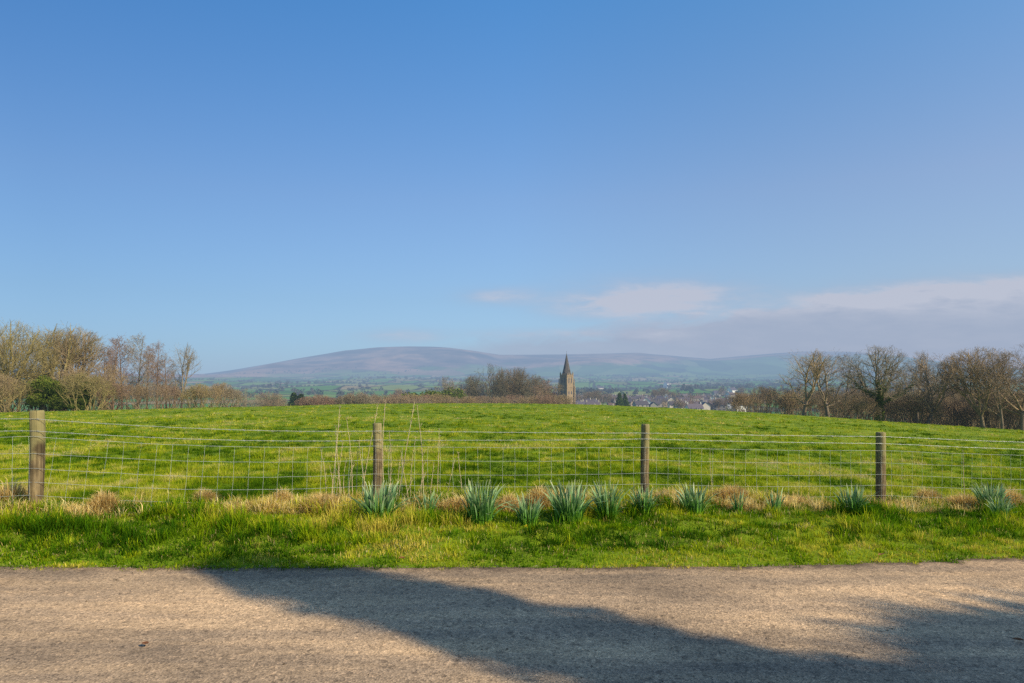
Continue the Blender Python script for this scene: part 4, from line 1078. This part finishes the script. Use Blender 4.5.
def far_woods():
    r = np.random.RandomState(5); V = []; C = []; 
    pts = []; rs = []
    for i in range(230):
        D = 1100*(5.2**r.rand()); a = r.uniform(-.75, .62); x0 = a*D; y0 = D; L = r.uniform(60, 420)*D/2500; th = r.randn()*.3 + (1.4 if r.rand() < .18 else 0)
        big = r.rand() < .3
        for q in range(int(L/14*2500/D)+1):
            s = r.rand()*L; px_, py_ = x0+math.cos(th)*s+r.randn()*5, y0+math.sin(th)*s+r.randn()*(25 if big else 6)
            pts.append((px_, py_, 0)); rs.append((r.uniform(4, 8) if big else r.uniform(2, 5)))
    for i in range(260):
        D = 1000*(5.5**r.rand()); a = r.uniform(-.75, .62); pts.append((a*D, D, 0)); rs.append(r.uniform(3.5, 7))
    pts = np.array(pts); rs = np.array(rs); pts[:, 2] = Z(pts[:, 0], pts[:, 1])+rs*.75
    n = len(pts)*34; k = np.repeat(np.arange(len(pts)), 34)
    d = r.randn(n, 3); d /= np.linalg.norm(d, axis=1)[:, None]; d[:, 2] *= 1.05
    P = pts[k]+d*(rs[k]*(.5+.5*r.rand(n)))[:, None]
    s = (rs[k]*.34)[:, None]; b = r.randn(n, 3); b /= np.linalg.norm(b, axis=1)[:, None]; c = np.cross(b, r.randn(n, 3)); c /= np.linalg.norm(c, axis=1)[:, None]
    V = np.stack([P-b*s, P-c*s, P+b*s, P+c*s], 1).reshape(-1, 3)
    tone = r.rand(len(pts)); col = mixcol(tone, [(0, (.07, .085, .06)), (.6, (.13, .11, .09)), (1, (.07, .12, .06))])[k]
    o = link('distant_woodland', mesh_np('distant_woodland', V, np.arange(n*4), np.full(n, 4), np.repeat(col, 4, 0)), M['leaf'])
    tag(o, 'hedgerows and small woods dotted over the hazy valley fields', 'woodland', kind='stuff')
far_woods()

# ------------------------------------------------------------------ sky and light
def world():
    w = bpy.data.worlds.new('World'); SC.world = w; w.use_nodes = True; nt = w.node_tree; nt.nodes.clear()
    out = nt.nodes.new('ShaderNodeOutputWorld'); bg = nt.nodes.new('ShaderNodeBackground')
    sky = nt.nodes.new('ShaderNodeTexSky'); sky.sky_type = 'NISHITA'; sky.sun_disc = False
    sky.sun_elevation = SUN_EL; sky.sun_rotation = SUN_AZ; sky.air_density = 1.0; sky.dust_density = .6; sky.ozone_density = 2.5; sky.altitude = 0
    tc = nt.nodes.new('ShaderNodeTexCoord'); sep = nt.nodes.new('ShaderNodeSeparateXYZ'); nt.links.new(tc.outputs['Generated'], sep.inputs[0])
    yy = math_n(nt, 'MAXIMUM', sep.outputs[1], .05)
    u = math_n(nt, 'DIVIDE', sep.outputs[0], yy); v = math_n(nt, 'DIVIDE', sep.outputs[2], yy)
    cb = nt.nodes.new('ShaderNodeCombineXYZ'); nt.links.new(u, cb.inputs[0]); nt.links.new(v, cb.inputs[1])
    n1 = noise(nt, mapping(nt, cb.outputs[0], (5, 16, 1)), 1.6, 6, .62, .5)
    n2 = noise(nt, mapping(nt, cb.outputs[0], (3, 12, 1)), 4.5, 6, .6, .2)
    def g(px, py, a, b, amp):
        du = math_n(nt, 'DIVIDE', math_n(nt, 'SUBTRACT', u, (px-512)/F), a/F); dv = math_n(nt, 'DIVIDE', math_n(nt, 'SUBTRACT', v, (HOR-py)/F), b/F)
        q = math_n(nt, 'ADD', math_n(nt, 'MULTIPLY', du, du), math_n(nt, 'MULTIPLY', dv, dv))
        return math_n(nt, 'MULTIPLY', math_n(nt, 'EXPONENT', math_n(nt, 'MULTIPLY', q, -1)), amp)
    tot = None
    for a in ((665, 298, 85, 17, 1.5), (610, 307, 60, 12, .9), (500, 296, 38, 8, .8), (402, 336, 42, 7, .7), (545, 333, 70, 5, .6), (655, 336, 28, 5, .7), (860, 300, 70, 12, .8), (960, 296, 90, 18, .9), (840, 297, 18, 4, .7), (1010, 285, 40, 10, .5)):
        q = g(*a); tot = q if tot is None else math_n(nt, 'ADD', tot, q)
    # broad bank on the right, its top edge rising to the right
    edge = math_n(nt, 'ADD', math_n(nt, 'MULTIPLY', u, .112), .077)
    bank = math_n(nt, 'MULTIPLY', math_n(nt, 'SUBTRACT', edge, v), 42)
    bank = math_n(nt, 'MULTIPLY', math_n(nt, 'ADD', bank, math_n(nt, 'MULTIPLY', math_n(nt, 'SUBTRACT', n1, .5), 2.6)), 1, clamp=True)
    bank = math_n(nt, 'MULTIPLY', bank, ramp(nt, math_n(nt, 'ADD', u, .3), [(.0, (0, 0, 0)), (.30, (.75, .75, .75)), (.60, (1, 1, 1))]))
    rim = math_n(nt, 'DIVIDE', math_n(nt, 'SUBTRACT', math_n(nt, 'ADD', edge, math_n(nt, 'MULTIPLY', math_n(nt, 'SUBTRACT', n1, .5), .03)), math_n(nt, 'ADD', v, .008)), .013)
    rim = math_n(nt, 'MULTIPLY', math_n(nt, 'EXPONENT', math_n(nt, 'MULTIPLY', math_n(nt, 'MULTIPLY', rim, rim), -1)), ramp(nt, u, [(.2, (0, 0, 0)), (.5, (1.0, 1.0, 1.0))]))
    tot = math_n(nt, 'ADD', tot, math_n(nt, 'MULTIPLY', rim, .6))
    tot = math_n(nt, 'MULTIPLY', tot, math_n(nt, 'MULTIPLY', math_n(nt, 'SUBTRACT', n2, .12), 1.9, clamp=True))
    f = math_n(nt, 'MULTIPLY', math_n(nt, 'ADD', tot, bank), 1.0, clamp=True)
    front = ramp(nt, sep.outputs[1], [(.05, (0, 0, 0)), (.15, (1, 1, 1))])
    f = math_n(nt, 'MULTIPLY', math_n(nt, 'MULTIPLY', f, front), .85)
    bright = ramp(nt, math_n(nt, 'ADD', math_n(nt, 'MULTIPLY', tot, .8), math_n(nt, 'MULTIPLY', n2, .35)), [(.15, (3.55, 4.1, 5.45)), (.8, (5.2, 5.4, 6.4))])
    # haze low over the horizon
    hz = math_n(nt, 'EXPONENT', math_n(nt, 'MULTIPLY', math_n(nt, 'MAXIMUM', sep.outputs[2], 0), -5.6))
    c = mixc(nt, 1.0, sky.outputs[0], ramp(nt, sep.outputs[2], [(.0, (.40, .63, .86)), (.12, (.42, .58, .70)), (.26, (.50, .64, .77)), (.49, (.35, .75, .99)), (.62, (.33, .62, .86)), (.85, (.28, .42, .6))]), 'MULTIPLY')
    xx = math_n(nt, 'MULTIPLY_ADD', sep.outputs[0], .5, .5)
    c = mixc(nt, 1.0, c, ramp(nt, xx, [(.1, (.31, .38, .42)), (.225, (.31, .38, .42)), (.5, (.58, .58, .58)), (.775, (.80, .62, .55)), (.9, (.80, .62, .55))]), 'MULTIPLY')
    c = mixc(nt, 1.0, c, (3.67, 3.67, 3.67, 1), 'MULTIPLY')
    c = mixc(nt, math_n(nt, 'MULTIPLY', hz, .92), c, HZCOL)
    c = mixc(nt, f, c, bright)
    nt.links.new(c, bg.inputs[0]); bg.inputs[1].default_value = .1
    nt.links.new(bg.outputs[0], out.inputs[0])
SKYTINT = (.8, .98, 1.15, 1); HZCOL = (3.45, 4.55, 6.25, 1)
world()
sun = bpy.data.lights.new('sun', 'SUN'); sun.energy = 5.0; sun.angle = R(.55); sun.color = (1, .86, .64)
so = bpy.data.objects.new('sun', sun); COL.objects.link(so)
sd = Vector((math.sin(SUN_AZ)*math.cos(SUN_EL), math.cos(SUN_AZ)*math.cos(SUN_EL), math.sin(SUN_EL)))
so.rotation_euler = sd.to_track_quat('Z', 'Y').to_euler(); so.location = sd*50

cam = bpy.data.cameras.new('camera'); cam.lens = 24.01; cam.sensor_width = 36; cam.clip_end = 40000; cam.clip_start = .1
cam.shift_y = (HOR-341.5)/1024
co = bpy.data.objects.new('camera', cam); COL.objects.link(co); co.location = (0, 0, EYE); co.rotation_euler = (R(90), 0, 0)
SC.camera = co
SC.view_settings.view_transform = 'Standard'; SC.view_settings.look = 'None'; SC.view_settings.exposure = 0; SC.view_settings.gamma = 1
SC.cycles.max_bounces = 6; SC.cycles.use_denoising = False
